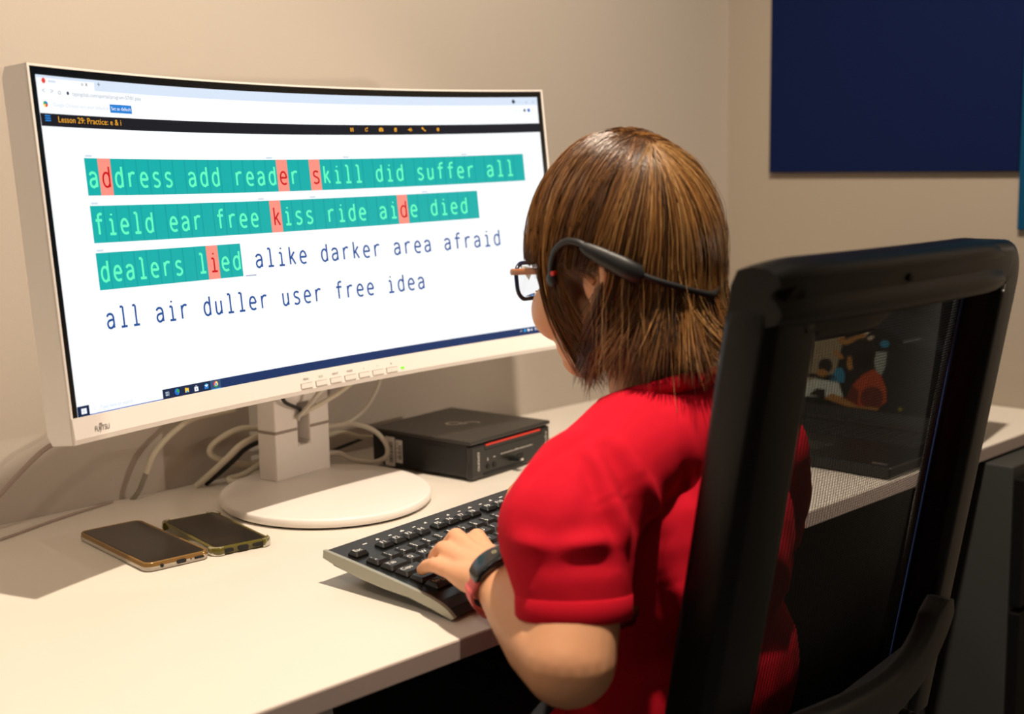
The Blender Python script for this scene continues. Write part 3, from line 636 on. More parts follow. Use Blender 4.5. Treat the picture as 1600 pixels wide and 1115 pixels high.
blob(.232, .026, .004, .004, G('yellow', '8C7A10'), d_, 5); lp([(.222, .128), (.250, .136), (.248, .139), (.220, .131)], G('streak', '8D8A82'), d_)
b.build('screen', lap)

# ------------------------------------------------------------------ office chair
M_CHF = mat('chair_frame', '050505', .34, spec=.30, bump=.12, bscale=700); M_CHG = mat('chair_grey_plastic', '363635', .5, bump=.15, bscale=600); M_SEAT = mat('seat_fabric', '141416', .95, bump=.6, bscale=900)
def mesh_mat():
    m = bpy.data.materials.new('chair_mesh'); m.use_nodes = True; nt = m.node_tree; N = nt.nodes.new; L = nt.links.new
    b = nt.nodes['Principled BSDF']; b.inputs['Base Color'].default_value = (*lin('0A0A0B'), 1); b.inputs['Roughness'].default_value = .6
    tc = N('ShaderNodeTexCoord'); sp = N('ShaderNodeSeparateXYZ'); L(tc.outputs['Object'], sp.inputs[0])
    def thread(out, pitch, duty):
        a = N('ShaderNodeMath'); a.operation = 'DIVIDE'; L(out, a.inputs[0]); a.inputs[1].default_value = pitch
        f = N('ShaderNodeMath'); f.operation = 'FRACT'; L(a.outputs[0], f.inputs[0])
        l = N('ShaderNodeMath'); l.operation = 'LESS_THAN'; L(f.outputs[0], l.inputs[0]); l.inputs[1].default_value = duty; return l
    tx = thread(sp.outputs['X'], .0042, .55); tz = thread(sp.outputs['Z'], .0027, .28)
    mx = N('ShaderNodeMath'); mx.operation = 'MAXIMUM'; L(tx.outputs[0], mx.inputs[0]); L(tz.outputs[0], mx.inputs[1])
    tr = N('ShaderNodeBsdfTransparent'); ms = N('ShaderNodeMixShader'); L(mx.outputs[0], ms.inputs[0]); L(tr.outputs[0], ms.inputs[1]); L(b.outputs[0], ms.inputs[2])
    L(ms.outputs[0], nt.nodes['Material Output'].inputs['Surface']); return m
chair = thing('office_chair', 'black mesh back office chair the girl in red sits on', 'chair', (.47, -.70, ZF))
CX = .487
def yr(z): return -1.0 + (.345 - z)*.172
def bulge(x): return -.010*max(0, 1 - ((x-CX)/.21)**2)
def cpt(x, z, d=0.): return Vector((x, yr(z) + bulge(x) + d, z))
# outer frame: rounded-rectangular section following the outline of the back
HW = .196; path = []
for z in np.linspace(-.16, .297, 14): path.append((CX-HW, z))
for k in range(1, 8): a = R_(180 - 90*k/8); path.append((CX-HW+.022+.022*math.cos(a), .305+.022*math.sin(a)))
for x in np.linspace(CX-HW+.04, CX+HW-.04, 12): path.append((x, .327))
for k in range(1, 8): a = R_(90 - 90*k/8); path.append((CX+HW-.022+.022*math.cos(a), .305+.022*math.sin(a)))
for z in np.linspace(.297, -.16, 14): path.append((CX+HW, z))
b = MB(); rings = []
for i, (x, z) in enumerate(path):
    p0, p1 = path[max(0, i-1)], path[min(len(path)-1, i+1)]; t = Vector((p1[0]-p0[0], p1[1]-p0[1])).normalized(); nn = Vector((-t.y, t.x))
    rings.append([cpt(x + nn.x*u, z + nn.y*u, .026 + v) for u, v in rrect(.066 if x < CX-.05 else .050, .050, .011, 4, -.010 if x < CX-.05 else -.002, 0)])
b.loft(rings, M_CHF, True); b.build('back_frame', chair)
# top rail: two soft beads with a groove between them
b = MB(); prof = [(.048, .300), (.050, .335), (.045, .350), (.030, .354), (.012, .352), (.001, .346), (-.003, .338), (.005, .331), (.005, .327), (-.003, .321), (-.009, .312), (-.005, .303), (.010, .299), (.030, .299)]
rings = []
xs = list(np.linspace(CX-.218, CX+.160, 22))
for i, x in enumerate(xs):
    e = min(i, len(xs)-1-i); k = (.86, .95, .99, 1.0)[min(e, 3)]
    rings.append([cpt(x, .318 + (z-.318)*k, .022 + (d-.022)*k) for d, z in prof])
b.loft(rings, M_CHF, True); b.build('top_rail', chair)
MB().tube([cpt(.452, .329, -.001), cpt(.452, .329, .006)], .0034, M_BLACKM, 14).build('screw_hole', chair)
b = MB(); nx, nz = 16, 22
rings = [[cpt(CX-.182+.364*i/nx, -.15+.47*j/nz, .040 - .012*math.sin(math.pi*j/nz)*(1-((i/nx)-.5)**2*4)) for i in range(nx+1)] for j in range(nz+1)]
b.loft(rings, mesh_mat(), True, False, closed=False); b.build('mesh_panel', chair)
b = MB(); b.tube([cpt(CX+.1655, z, .0370) for z in np.linspace(-.1, .300, 24)], .0013, mat('blue_lit_edge', '30487F', .6), 6); b.build('blue_lit_seam', chair)  # edge seam of the mesh, the blue light on it put into its colour
# support hoop with shell below it
b = MB(); hoop = spline([(.290, -.078), (.36, -.084), (.43, -.090), (.50, -.092), (.555, -.087), (.598, -.068), (.622, -.040), (.630, -.010)], 6)
rings = []
for i, p in enumerate(hoop):
    p0, p1 = hoop[max(0, i-1)], hoop[min(len(hoop)-1, i+1)]; t = Vector((p1.x-p0.x, p1.y-p0.y)).normalized(); nn = Vector((-t.y, t.x)); k = 1 if i < len(hoop)-3 else (.8, .6, .35)[i-len(hoop)+3]
    rings.append([cpt(p.x + nn.x*u*k, p.y + nn.y*u*k, -.012 + v) for u, v in rrect(.052, .024, .008, 3)])
b.loft(rings, M_CHG, True); b.build('support_hoop', chair)
b = MB(); rings = []
for j, z in enumerate(np.linspace(-.075, -.30, 10)):
    hw = .205 - .03*max(0, j-5)/6
    rings.append([cpt(CX + u*hw, z + (.03 if abs(u) > .85 else 0)*0, v) for u, v in ((-1, .012), (-.5, -.002), (0, -.006), (.5, -.002), (1, .012), (1, .022), (0, .008), (-1, .022))])
b.loft(rings, mat('chair_shell', '19191A', .55, bump=.1, bscale=600), True); b.build('lower_shell', chair)
MB().tube([cpt(.625, -.150, -.016), cpt(.625, -.150, .0)], .012, M_CHG, 16).build('tension_knob', chair)
b = MB(); prof = [(-.325, .90), (-.313, 1.0), (-.276, 1.0), (-.264, .96), (-.259, .85)]
b.loft([[Vector((.455 + x*k, -.655 + y*k, z)) for x, y in rrect(.47, .45, .10, 6)] for z, k in prof], M_SEAT, True); b.build('seat', chair)
MB().box((.455, -.68, -.335), (.22, .26, .05), M_BLACKM, bev=.01).build('seat_plate', chair)
MB().box((.4775, -.885, -.325), (.07, .16, .03), M_BLACKM, bev=.008).build('back_bracket', chair)
MB().tube([(.455, -.68, -.35), (.455, -.68, ZF+.09)], .026, M_BLACKM, 18).build('gas_lift', chair)
b = MB()
for k in range(5):
    a = R_(90 + 72*k); p = [(.455 + r*math.cos(a), -.68 + r*math.sin(a), z) for r, z in ((.02, ZF+.10), (.15, ZF+.085), (.29, ZF+.062))]
    MB().tube(p, [.026, .022, .016], M_CHF, 10).build('star_leg', chair)
    q = Vector((.455 + .285*math.cos(a), -.68 + .285*math.sin(a), ZF+.027)); tt = Vector((-math.sin(a), math.cos(a), 0))
    MB().tube([q - tt*.022, q + tt*.022], .027, M_BLACKM, 16).build('caster', chair)
#PART3
# ------------------------------------------------------------------ the person
_ico = bmesh.new(); bmesh.ops.create_icosphere(_ico, subdivisions=3, radius=1.0); _ico.verts.index_update()
ICOV = np.array([v.co[:] for v in _ico.verts]); ICOF = [[v.index for v in f.verts] for f in _ico.faces]; _ico.free()
class Blob:
    """a solid grown from overlapping balls and ellipsoids, fused into one skin"""
    def __init__(s): s.v = []; s.f = []; s.n = 0
    def ell(s, c, r, M=None):
        p = ICOV * np.array(r if hasattr(r, '__len__') else (r, r, r)) + np.array(c)
        if M is not None: A = np.array(M); p = p @ A[:3, :3].T + A[:3, 3]
        s.v.append(p); s.f.extend([[k + s.n for k in f] for f in ICOF]); s.n += len(p)
    def chain(s, pts, rad, M=None, step=.22):
        for (a, ra), (b, rb) in zip(list(zip(pts, rad))[:-1], list(zip(pts, rad))[1:]):
            a, b = np.array(a, float), np.array(b, float); n = max(1, int(np.linalg.norm(b - a) / (min(ra, rb) * step)))
            for k in range(n + 1): s.ell(a + (b - a)*k/n, ra + (rb - ra)*k/n, M)
    def skin(s, voxel, smooth):
        me = bpy.data.meshes.new('blob'); me.from_pydata(np.concatenate(s.v).tolist(), [], s.f)
        o = bpy.data.objects.new('blob', me); COL.objects.link(o)
        r = o.modifiers.new('r', 'REMESH'); r.mode = 'VOXEL'; r.voxel_size = voxel; r.adaptivity = 0
        q = o.modifiers.new('s', 'SMOOTH'); q.factor = .5; q.iterations = smooth
        dg = bpy.context.evaluated_depsgraph_get(); ev = o.evaluated_get(dg); m2 = ev.to_mesh()
        v = np.empty(len(m2.vertices)*3); m2.vertices.foreach_get('co', v); f = [tuple(p.vertices) for p in m2.polygons]
        ev.to_mesh_clear(); bpy.data.objects.remove(o); bpy.data.meshes.remove(me)
        return v.reshape(-1, 3), f
def mesh_np(name, v, f, m, parent, smooth=True, attr=None):
    org = Vector(root_of(parent)['_o']); me = bpy.data.meshes.new(name)
    me.from_pydata((np.asarray(v) - np.array(org)).tolist(), [], f); me.materials.append(m)
    me.polygons.foreach_set('use_smooth', [smooth]*len(me.polygons))
    if attr is not None:
        at = me.attributes.new('strand', 'FLOAT', 'POINT'); at.data.foreach_set('value', attr)
    me.update(); o = bpy.data.objects.new(name, me); COL.objects.link(o); o.parent = parent; return o
M_SKIN = mat('skin', 'E2A67E', .48, spec=.4, sss=.18, bump=.06, bscale=700, var=.04, vscale=40)
M_SHIRT = mat('red_cotton', 'C8142A', .88, spec=.12, bump=.25, bscale=1400, var=.05, vscale=60)
M_TROUS = mat('dark_trousers', '17171B', .9, bump=.3, bscale=900)
M_SHOE = mat('shoe_grey', '3C3C42', .6)
person = thing('person', 'person with brown hair in a red t-shirt, seated typing at the keyboard', 'person', (.42, -.72, ZF))
HM = Matrix.Translation((.405, -.740, .342)) @ Matrix.Rotation(R_(-7), 4, 'X')
B = Blob()
# head
B.ell((0, -.002, .014), (.072, .084, .083), HM); B.ell((0, .038, -.030), (.066, .062, .080), HM); B.ell((0, .072, -.098), (.028, .022, .022), HM)
for sx in (-1, 1):
    B.ell((sx*.041, .060, -.048), (.030, .032, .032), HM); B.ell((sx*.044, .022, -.080), (.024, .044, .028), HM)
    B.ell((sx*.073, -.016, -.020), (.0065, .017, .029), HM); B.chain([(sx*.079, -.030, .002), (sx*.080, -.033, -.018), (sx*.077, -.026, -.038)], [.0045, .005, .0045], HM)
    B.ell((sx*.030, .092, .006), (.020, .008, .006), HM)
B.chain([(0, .096, .000), (0, .108, -.020), (0, .117, -.036)], [.007, .008, .0105], HM); B.ell((-.010, .108, -.040), (.007, .008, .006), HM); B.ell((.010, .108, -.040), (.007, .008, .006), HM)
B.ell((0, .098, -.066), (.021, .008, .0045), HM); B.ell((0, .096, -.074), (.018, .008, .005), HM)
# neck and trunk
B.chain([(.408, -.782, .170), (.406, -.762, .265)], [.052, .046])
B.ell((.420, -.745, -.160), (.130, .095, .085)); B.ell((.418, -.786, -.07), (.120, .086, .11)); B.ell((.412, -.785, .06), (.126, .086, .12))
B.chain([(.272, -.800, .146), (.34, -.795, .158), (.41, -.79, .165), (.475, -.795, .156), (.532, -.800, .138)], [.046, .05, .055, .05, .044])
# arms
B.chain([(.268, -.802, .142), (.218, -.835, .080), (.188, -.851, .024)], [.042, .0395, .0400], None, .12)
B.chain([(.188, -.851, .024), (.198, -.818, .030), (.210, -.778, .043), (.229, -.730, .056)], [.0400, .038, .032, .0250])
B.chain([(.532, -.802, .134), (.560, -.772, .04), (.578, -.738, -.045)], [.047, .045, .042])
B.chain([(.578, -.738, -.045), (.548, -.690, .005), (.510, -.632, .058)], [.042, .038, .0255])
# hands: palm, four fingers, thumb
FING = {  # offsets along the hand: MCP, PIP, DIP, tip
 'pinky': ((-.0185, .049, -.004), (-.0205, .084, -.005), (-.0170, .1085, -.013), (-.013, .1265, -.0225)),
 'ring': ((-.0060, .059, .0040), (-.0040, .098, .0050), (-.001, .1195, -.008), (.001, .1300, -.0205)),
 'middle': ((.0075, .062, .0080), (.0140, .104, .0130), (.0155, .1250, -.003), (.015, .1320, -.0185)),
 'index': ((.0210, .057, .0065), (.0320, .094, .0120), (.0345, .1150, -.003), (.034, .1230, -.0185))}
FR = {'pinky': (.0088, .0077, .0068, .0060), 'ring': (.0094, .0083, .0073, .0064), 'middle': (.0097, .0086, .0076, .0066), 'index': (.0096, .0085, .0075, .0066)}
def hand(wr, yaw, mir):
    M = frame(wr, yaw) @ Matrix.Scale(mir, 4, (1, 0, 0))
    for k in FING:
        p = FING[k]; B.chain(p, FR[k], M)
        B.chain([(p[0][0]*.55, .0, -.002), (p[0][0]*.85, .030, p[0][2]*.6 - .001), p[0]], [.0190, .0145, .0102], M)
    B.chain([(.012, .012, -.008), (.030, .036, -.014), (.040, .060, -.017), (.043, .080, -.020)], [.0145, .0120, .0100, .0085], M)
hand((.2300, -.729, .0565), R_(-13), 1)
hand((.510, -.632, .0600), R_(14), -1)
# legs
for sx, x in ((-1, .362), (1, .498)):
    B.chain([(x, -.765, -.176), (x + sx*.012, -.58, -.178), (x + sx*.018, -.42, -.190)], [.078, .068, .055])
    B.chain([(x + sx*.018, -.42, -.190), (x + sx*.012, -.445, -.36), (x + sx*.010, -.46, -.645)], [.055, .052, .034])
    B.chain([(x + sx*.010, -.46, -.672), (x + sx*.014, -.36, -.692)], [.034, .026])
bv, bf = B.skin(.0024, 7)
body = mesh_np('body', bv, bf, M_SKIN, person)
for sx in (-1, 1):
    e = MB(); p = HM @ Vector((sx*.030, .0860, -.012))
    bm = bmesh.new(); bmesh.ops.create_uvsphere(bm, u_segments=20, v_segments=12, radius=.0115); e.bm(bm, mat('eye_white', 'E9E6E0', .2), True, Matrix.Translation(p))
    bm = bmesh.new(); bmesh.ops.create_uvsphere(bm, u_segments=16, v_segments=8, radius=.0058); bmesh.ops.scale(bm, vec=(1, .45, 1), verts=bm.verts); e.bm(bm, mat('iris', '3A2A1C', .15), True, Matrix.Translation(p + Vector((0, .0098, 0))))
    e.build('eye', person)
# shirt: trunk, shoulders and two sleeves with open hems
S = Blob()
S.ell((.428, -.750, -.155), (.154, .110, .090)); S.ell((.424, -.790, -.07), (.144, .101, .115)); S.ell((.412, -.794, .06), (.143, .096, .125))
S.chain([(.280, -.800, .148), (.34, -.797, .166), (.41, -.793, .172), (.475, -.797, .164), (.528, -.800, .140)], [.054, .058, .062, .057, .051])
S.chain([(.272, -.802, .146), (.230, -.812, .116), (.216, -.830, .084), (.208, -.842, .030)], [.056, .0605, .0510, .0450])
S.chain([(.530, -.802, .136), (.552, -.790, .090), (.566, -.768, .034)], [.053, .0555, .053])
sv, sf = S.skin(.0036, 7)
sleeves = [(np.array((.2085, -.841, .0530)), np.array((-.14, -.12, -.98))), (np.array((.565, -.770, .041)), np.array((.22, .34, -.92)))]
FOLDS = []
def dseg(P, a, b):
    a, b = np.array(a), np.array(b); d = b - a; t = np.clip(((P - a) @ d) / (d @ d), 0, 1); return np.linalg.norm(P - (a + t[:, None]*d), axis=1), t
FOLDS += [((.2427, -.826, .1875), (.2333, -.8595, .1527), .010, .0050), ((.2333, -.8595, .1527), (.2376, -.8800, .1128), .009, .0065),
  ((.2348, -.8228, .184), (.2221, -.8552, .1542), .008, -.0045), ((.2221, -.8552, .1542), (.2214, -.8784, .1207), .008, -.005),
  ((.2749, -.8307, .1941), (.2769, -.8547, .163), .011, .0045), ((.2769, -.8547, .163), (.3128, -.8464, .112), .011, .0070),
  ((.2574, -.8284, .1932), (.257, -.8605, .1538), .009, -.0050), ((.257, -.8605, .1538), (.2675, -.8679, .1139), .009, -.0050),
  ((.1741, -.8051, .1204), (.1681, -.8501, .1227), .009, .0055), ((.1681, -.8501, .1227), (.2204, -.8765, .1243), .009, .0060),
  ((.1648, -.8608, .1130), (.1892, -.8768, .115), .010, -.0035), ((.1892, -.8768, .115), (.2237, -.8846, .1051), .010, -.0022),
  ((.1481, -.834, .0999), (.170, -.884, .082), .007, .0050), ((.150, -.850, .1043), (.185, -.890, .088), .007, -.0045), ((.1548, -.870, .1052), (.196, -.892, .092), .008, .0030),
  ((.150, -.822, .085), (.158, -.872, .070), .007, .0035),
  ((.3184, -.8629, .0619), (.3312, -.8674, .0302), .012, .0060), ((.30, -.858, .075), (.305, -.862, .020), .012, -.005),
  ((.3466, -.8406, .2037), (.3637, -.8638, .1283), .012, .0040), ((.3322, -.8316, .2105), (.3465, -.8531, .1351), .011, -.0040),
  ((.302, -.812, .218), (.2503, -.8157, .196), .006, -.0030), ((.2503, -.8157, .196), (.2093, -.7943, .1635), .006, -.0025),
  ((.2336, -.8239, .1827), (.1967, -.846, .1468), .008, .0030), ((.219, -.786, .172), (.186, -.802, .134), .008, .0045), ((.212, -.792, .172), (.182, -.812, .134), .008, -.0040),
  ((.40, -.880, .11), (.47, -.876, .02), .014, .0050), ((.36, -.872, .06), (.42, -.870, -.06), .014, .0055), ((.33, -.862, .0), (.36, -.868, -.08), .012, -.0050)]
def vnormals(v, f):
    f4 = np.array([x if len(x) == 4 else (*x, x[-1]) for x in f]); n = np.cross(v[f4[:, 2]] - v[f4[:, 0]], v[f4[:, 3]] - v[f4[:, 1]])
    out = np.zeros_like(v)
    for k in range(4): np.add.at(out, f4[:, k], n)
    return out / (np.linalg.norm(out, axis=1)[:, None] + 1e-12)
nv = vnormals(sv, sf); disp = np.zeros(len(sv))
for a, b, wd, hgt in FOLDS:
    d, t = dseg(sv, a, b); disp += 1.15 * hgt * np.exp(-(d/wd)**2) * np.sin(np.pi*np.clip(t*.9 + .05, 0, 1))**.5
wob = np.array([noise.noise(Vector((p[0]*16, p[1]*16, p[2]*9))) for p in sv]); disp += .0028 * wob
sv = sv + nv * disp[:, None]
drop = np.zeros(len(sv), bool)
for c0, ax in sleeves:
    ax = ax / np.linalg.norm(ax); rel = sv - c0; h = rel @ ax; r = np.linalg.norm(rel - h[:, None]*ax, axis=1); drop |= (h > 0) & (r < .085)
neckd = np.linalg.norm((sv - np.array((.408, -.775, .232)))[:, :2], axis=1); drop |= (neckd < .052) & (sv[:, 2] > .19)
sf2 = [q for q in sf if not any(drop[list(q)])]
shirt = mesh_np('shirt', sv, sf2, M_SHIRT, person)
md = shirt.modifiers.new('cloth thickness', 'SOLIDIFY'); md.thickness = .0016; md.offset = -1
def ring_fit(c0, ax, off, n=64):      # outline of the sleeve in the plane through c0, by polar binning of the nearest cloth points
    ax = Vector(ax).normalized(); a = ax.orthogonal().normalized(); b_ = ax.cross(a); rel = sv - np.array(c0); h = rel @ np.array(ax)
    ok = (np.abs(h) < .006); P = rel[ok]; u = P @ np.array(a); w_ = P @ np.array(b_); ang = np.arctan2(w_, u); rad = np.hypot(u, w_); keep = rad < .068; ang, rad = ang[keep], rad[keep]; out = []
    for k in range(n):
        th = -math.pi + 2*math.pi*(k+.5)/n; d = np.abs(np.angle(np.exp(1j*(ang-th)))); wts = np.exp(-(d/.10)**2); r = (wts*rad).sum()/(wts.sum()+1e-9)
        out.append(Vector(c0) + (a*math.cos(th) + b_*math.sin(th))*(r + off))
    return out, ax
for c0, ax in sleeves:
    hm = MB(); axv = Vector(ax).normalized(); rr, _ = ring_fit(Vector(c0) - axv*.008, ax, .0012)
    hm.loft([[p + axv*k + (Vector(c0)-p).normalized()*ins for p in rr] for k, ins in ((-.012, .0012), (-.010, -.0004), (.006, -.0004), (.0085, .001), (.0085, .0035))], M_SHIRT, True, False); hm.build('sleeve_hem', shirt)
hm = MB(); pts = [Vector((.408 + .062*math.cos(2*math.pi*k/40), -.778 + .056*math.sin(2*math.pi*k/40), .212 - .020*math.sin(2*math.pi*k/40))) for k in range(41)]
hm.tube(pts, .0085, M_SHIRT, 10); hm.build('collar', shirt)
# trousers and shoes
T = Blob(); T.ell((.420, -.745, -.178), (.142, .105, .070))
for sx, x in ((-1, .362), (1, .498)):
    T.chain([(x, -.765, -.172), (x + sx*.012, -.58, -.174), (x + sx*.018, -.42, -.188)], [.084, .075, .063]); T.chain([(x + sx*.018, -.42, -.188), (x + sx*.012, -.445, -.36), (x + sx*.010, -.455, -.610)], [.063, .061, .054])
tv, tf = T.skin(.006, 4); mesh_np('trousers', tv, tf, M_TROUS, person)
for sx, x in ((-1, .362), (1, .498)):
    T = Blob(); T.chain([(x + sx*.010, -.470, -.682), (x + sx*.014, -.40, -.692), (x + sx*.016, -.34, -.698)], [.040, .038, .030]); T.chain([(x + sx*.010, -.465, -.66), (x + sx*.010, -.46, -.64)], [.040, .042])
    tv, tf = T.skin(.005, 4); tv[:, 2] = np.maximum(tv[:, 2], -.729); mesh_np('shoe', tv, tf, M_SHOE, person)

# hair: an undercap and several thousand strands combed from the crown over the skull and down to the collar
def hair_mat():
    m = bpy.data.materials.new('brown_hair'); m.use_nodes = True; nt = m.node_tree; N = nt.nodes.new; b = nt.nodes['Principled BSDF']
    at = N('ShaderNodeAttribute'); at.attribute_name = 'strand'; cr = N('ShaderNodeValToRGB'); e = cr.color_ramp.elements
    e[0].position = 0; e[0].color = (*lin('2B190E'), 1); e[1].position = 1; e[1].color = (*lin('D8AA6C'), 1)
    for p, c_ in ((.35, '5E3A1C'), (.7, '9C6A36')): q = e.new(p); q.color = (*lin(c_), 1)
    nt.links.new(at.outputs['Fac'], cr.inputs[0]); nt.links.new(cr.outputs[0], b.inputs['Base Color'])
    b.inputs['Roughness'].default_value = .33; b.inputs['Specular IOR Level'].default_value = .8; return m
M_HAIR = hair_mat()
HC = np.array((.403, -.732, .345)); HR = np.array((.0865, .0995, .1140))
def unit(v): v = np.array(v, float); return v / np.linalg.norm(v)
CROWN, PFRONT = unit((-.20, -.46, .86)), unit((-.12, .42, .90))
def slerp(a, b_, t):
    om = math.acos(max(-1, min(1, float(a @ b_)))); return (a*math.sin((1-t)*om) + b_*math.sin(t*om)) / math.sin(om)
def tdir(fa): return np.array((math.sin(fa), math.cos(fa), 0.0))       # fa: angle from straight ahead, negative = her left
def comb(pole, fa, k, zend, tuck, drift=0.0, n=20, t0=.04):
    """from the parting over the skull to the ear line, then hanging; the end turns in (tuck > 0) or flicks out"""
    tg = unit(tdir(fa) + np.array((0, 0, -.10))); out = [HC + slerp(pole, tg, t0 + (1-t0)*j/13)*HR*k for j in range(14)]
    base = out[-1]; L = base[2] - zend; m_ = 10
    for j in range(1, m_ + 1):
        t = j/m_; f = 1 - .03*t - tuck*t**2.4; a = fa + drift*t**1.6
        r = math.hypot(*(tdir(fa)[:2]*HR[:2]))*k; rr = np.array((math.sin(a)*HR[0], math.cos(a)*HR[1]))*k*f
        out.append(np.array((HC[0] + rr[0], HC[1] + rr[1], base[2] - L*t)))
    return np.array(out)
rng = np.random.default_rng(11)
HV = []; HF = []; HA = []; hn = 0
def strand_mesh(P, r0, col):
    global hn
    n = len(P); T_ = np.gradient(P, axis=0); T_ /= np.linalg.norm(T_, axis=1)[:, None] + 1e-12
    ref = P - (HC - np.array((0, 0, .05))); A = np.cross(T_, ref); A /= np.linalg.norm(A, axis=1)[:, None] + 1e-12; Bn = np.cross(A, T_)
    rr = r0 * np.concatenate((np.linspace(.8, 1, n//3), np.ones(n - n//3 - 3), np.array((.8, .5, .15))))
    for a in (0, 2.0944, 4.18879): HV.append(P + (A*math.cos(a) + Bn*math.sin(a)) * rr[:, None])
    for i in range(n - 1):
        for q in range(3):
            w_ = (q + 1) % 3; HF.append((hn + q*n + i, hn + w_*n + i, hn + w_*n + i + 1, hn + q*n + i + 1))
    HA.extend([col] * (3*n)); hn += 3*n
def resample(P, n):
    s_ = np.concatenate(([0], np.cumsum(np.linalg.norm(np.diff(P, axis=0), axis=1)))); t = np.linspace(0, s_[-1], n)
    return np.stack([np.interp(t, s_, P[:, k]) for k in range(3)], 1)
def lock(pole, fa, layer, zend, tuck, drift, count, spread, col, wav, thick=(.00030, .00050)):
    ph = rng.uniform(0, 6.28)
    for si in range(count):
        pl = unit(pole + rng.normal(0, .035, 3)); f_ = fa + rng.normal(0, spread); k = layer + rng.normal(0, .010)
        P = resample(comb(pl, f_, k, zend + rng.normal(0, .007), tuck + rng.normal(0, .025), drift + rng.normal(0, .03), t0=rng.uniform(.01, .07)), 19)
        t = np.linspace(0, 1, 19); side = np.cross(tdir(f_), (0, 0, 1))
        P = P + side[None, :] * (wav*np.sin(4.2*t + ph)*t**1.3)[:, None] + rng.normal(0, .0018, 3)[None, :] * t[:, None]
        strand_mesh(P, rng.uniform(*thick), float(np.clip(col + rng.normal(0, .09), 0, 1)))
LAY = (.955, .975, .995, 1.015)
def pick(p): return LAY[int(np.searchsorted(np.cumsum(p), rng.random()))]
for ci in range(430):
    r_ = rng.random()
    if r_ < .11:   q = rng.random(); fa = -R_(65 + 22*(1-q)) ; pole = unit(PFRONT*q*.9 + CROWN*(1-q*.9)); g = 0     # long, before the left ear
    elif r_ < .20: q = rng.random(); fa = -R_(46 + 22*(1-q)) ; pole = unit(PFRONT*(.5+.5*q) + CROWN*(.5-.5*q)); g = 3  # short, over the left temple
    elif r_ < .36: q = rng.random(); fa = -R_(84 + 30*q); pole = unit(CROWN + PFRONT*.55*(1-q)); g = 4                # tucked behind the left ear
    elif r_ < .50: q = rng.random(); fa = R_(48 + 70*(1-q)); pole = unit(PFRONT*q + CROWN*(1-q)); g = 1             # right side
    else: fa = rng.uniform(R_(112), R_(246)); off_ = (fa - math.pi)/R_(68); pole = unit(CROWN + PFRONT*rng.uniform(0, .35)*off_**2); g = 2
    layer = pick((.2, .3, .3, .2)); col = float(np.clip(rng.normal(.45, .15), .05, 1)); wav = rng.normal(0, .0035)
    if g == 2:
        off = fa - math.pi; sd = 1 if off > 0 else -1                                   # off > 0: her left side
        ff = max(0, (abs(off) - R_(22))/R_(46)); drift = sd*(.08 + .52*ff) + rng.normal(0, .06); tuck = .12 + .16*ff + rng.normal(0, .05); zend = .234 + rng.normal(0, .007)
        if abs(off) < R_(50) and rng.random() < .38: tuck = -.24 + rng.normal(0, .06); zend = .250 + rng.normal(0, .008)
        lock(pole, fa, layer, zend, tuck, drift, 19, .035, col, wav)
    elif g == 0: lock(pole, fa, layer, .231 + rng.normal(0, .005),   .30 + rng.normal(0, .05), -.42 + rng.normal(0, .10), 9, .016, col, wav)
    elif g == 3: lock(pole, fa, layer, .352 + .02*rng.random() - .03*max(0, (abs(fa)-R_(54))/R_(14)), .02, -.05, 14, .03, col, wav)
    elif g == 4: lock(pole, fa, layer - .01, .339 + rng.normal(0, .004), .03, -.10, 17, .03, col - .05, wav*.4)
    else: lock(pole, fa, layer, .232 + rng.normal(0, .006), .17 + rng.normal(0, .04), .3 + rng.normal(0, .06), 14, .035, col, wav)
# bright flicked lock at the back left, short hairs round the forehead, loose hairs
for q in range(3): lock(CROWN, R_(205 - 5*q), 1.0, .240 + .004*q, -.30, -.55, 12, .012, .95, .002)
for si in range(70):
    fa = rng.uniform(R_(112), R_(250))
    P = resample(comb(CROWN, fa, 1.03 + abs(rng.normal(0, .015)), .235 + rng.normal(0, .02), rng.normal(-.05, .15)), 19)
    P += np.cumsum(rng.normal(0, .0006, (19, 3)), axis=0); strand_mesh(P, .00020, .9)
# undercap hugging the skull, open at face and ears
ncol = 96; CM = unit((-.10, -.02, .99)); nr = 22; cap = []
def cap_rows(fa):
    a = abs((fa + math.pi) % (2*math.pi) - math.pi)
    return 9 if a < R_(52) else (13 if a < R_(112) else 21)
for ci in range(ncol): cap.append(comb(CM, 2*math.pi*ci/ncol, .935, .262, .10, n=20)[:nr])
for ci in range(ncol):
    c2 = (ci + 1) % ncol; rows = min(cap_rows(2*math.pi*ci/ncol), cap_rows(2*math.pi*c2/ncol))
    for j in range(rows): HF.append((hn + ci*nr + j, hn + c2*nr + j, hn + c2*nr + j + 1, hn + ci*nr + j + 1))
HV.append(np.array(cap).reshape(-1, 3)); HA.extend([.16]*(ncol*nr)); hn += ncol*nr
hair = mesh_np('hair', np.concatenate(HV), HF, M_HAIR, person, True, HA); tag(hair, kind='stuff')

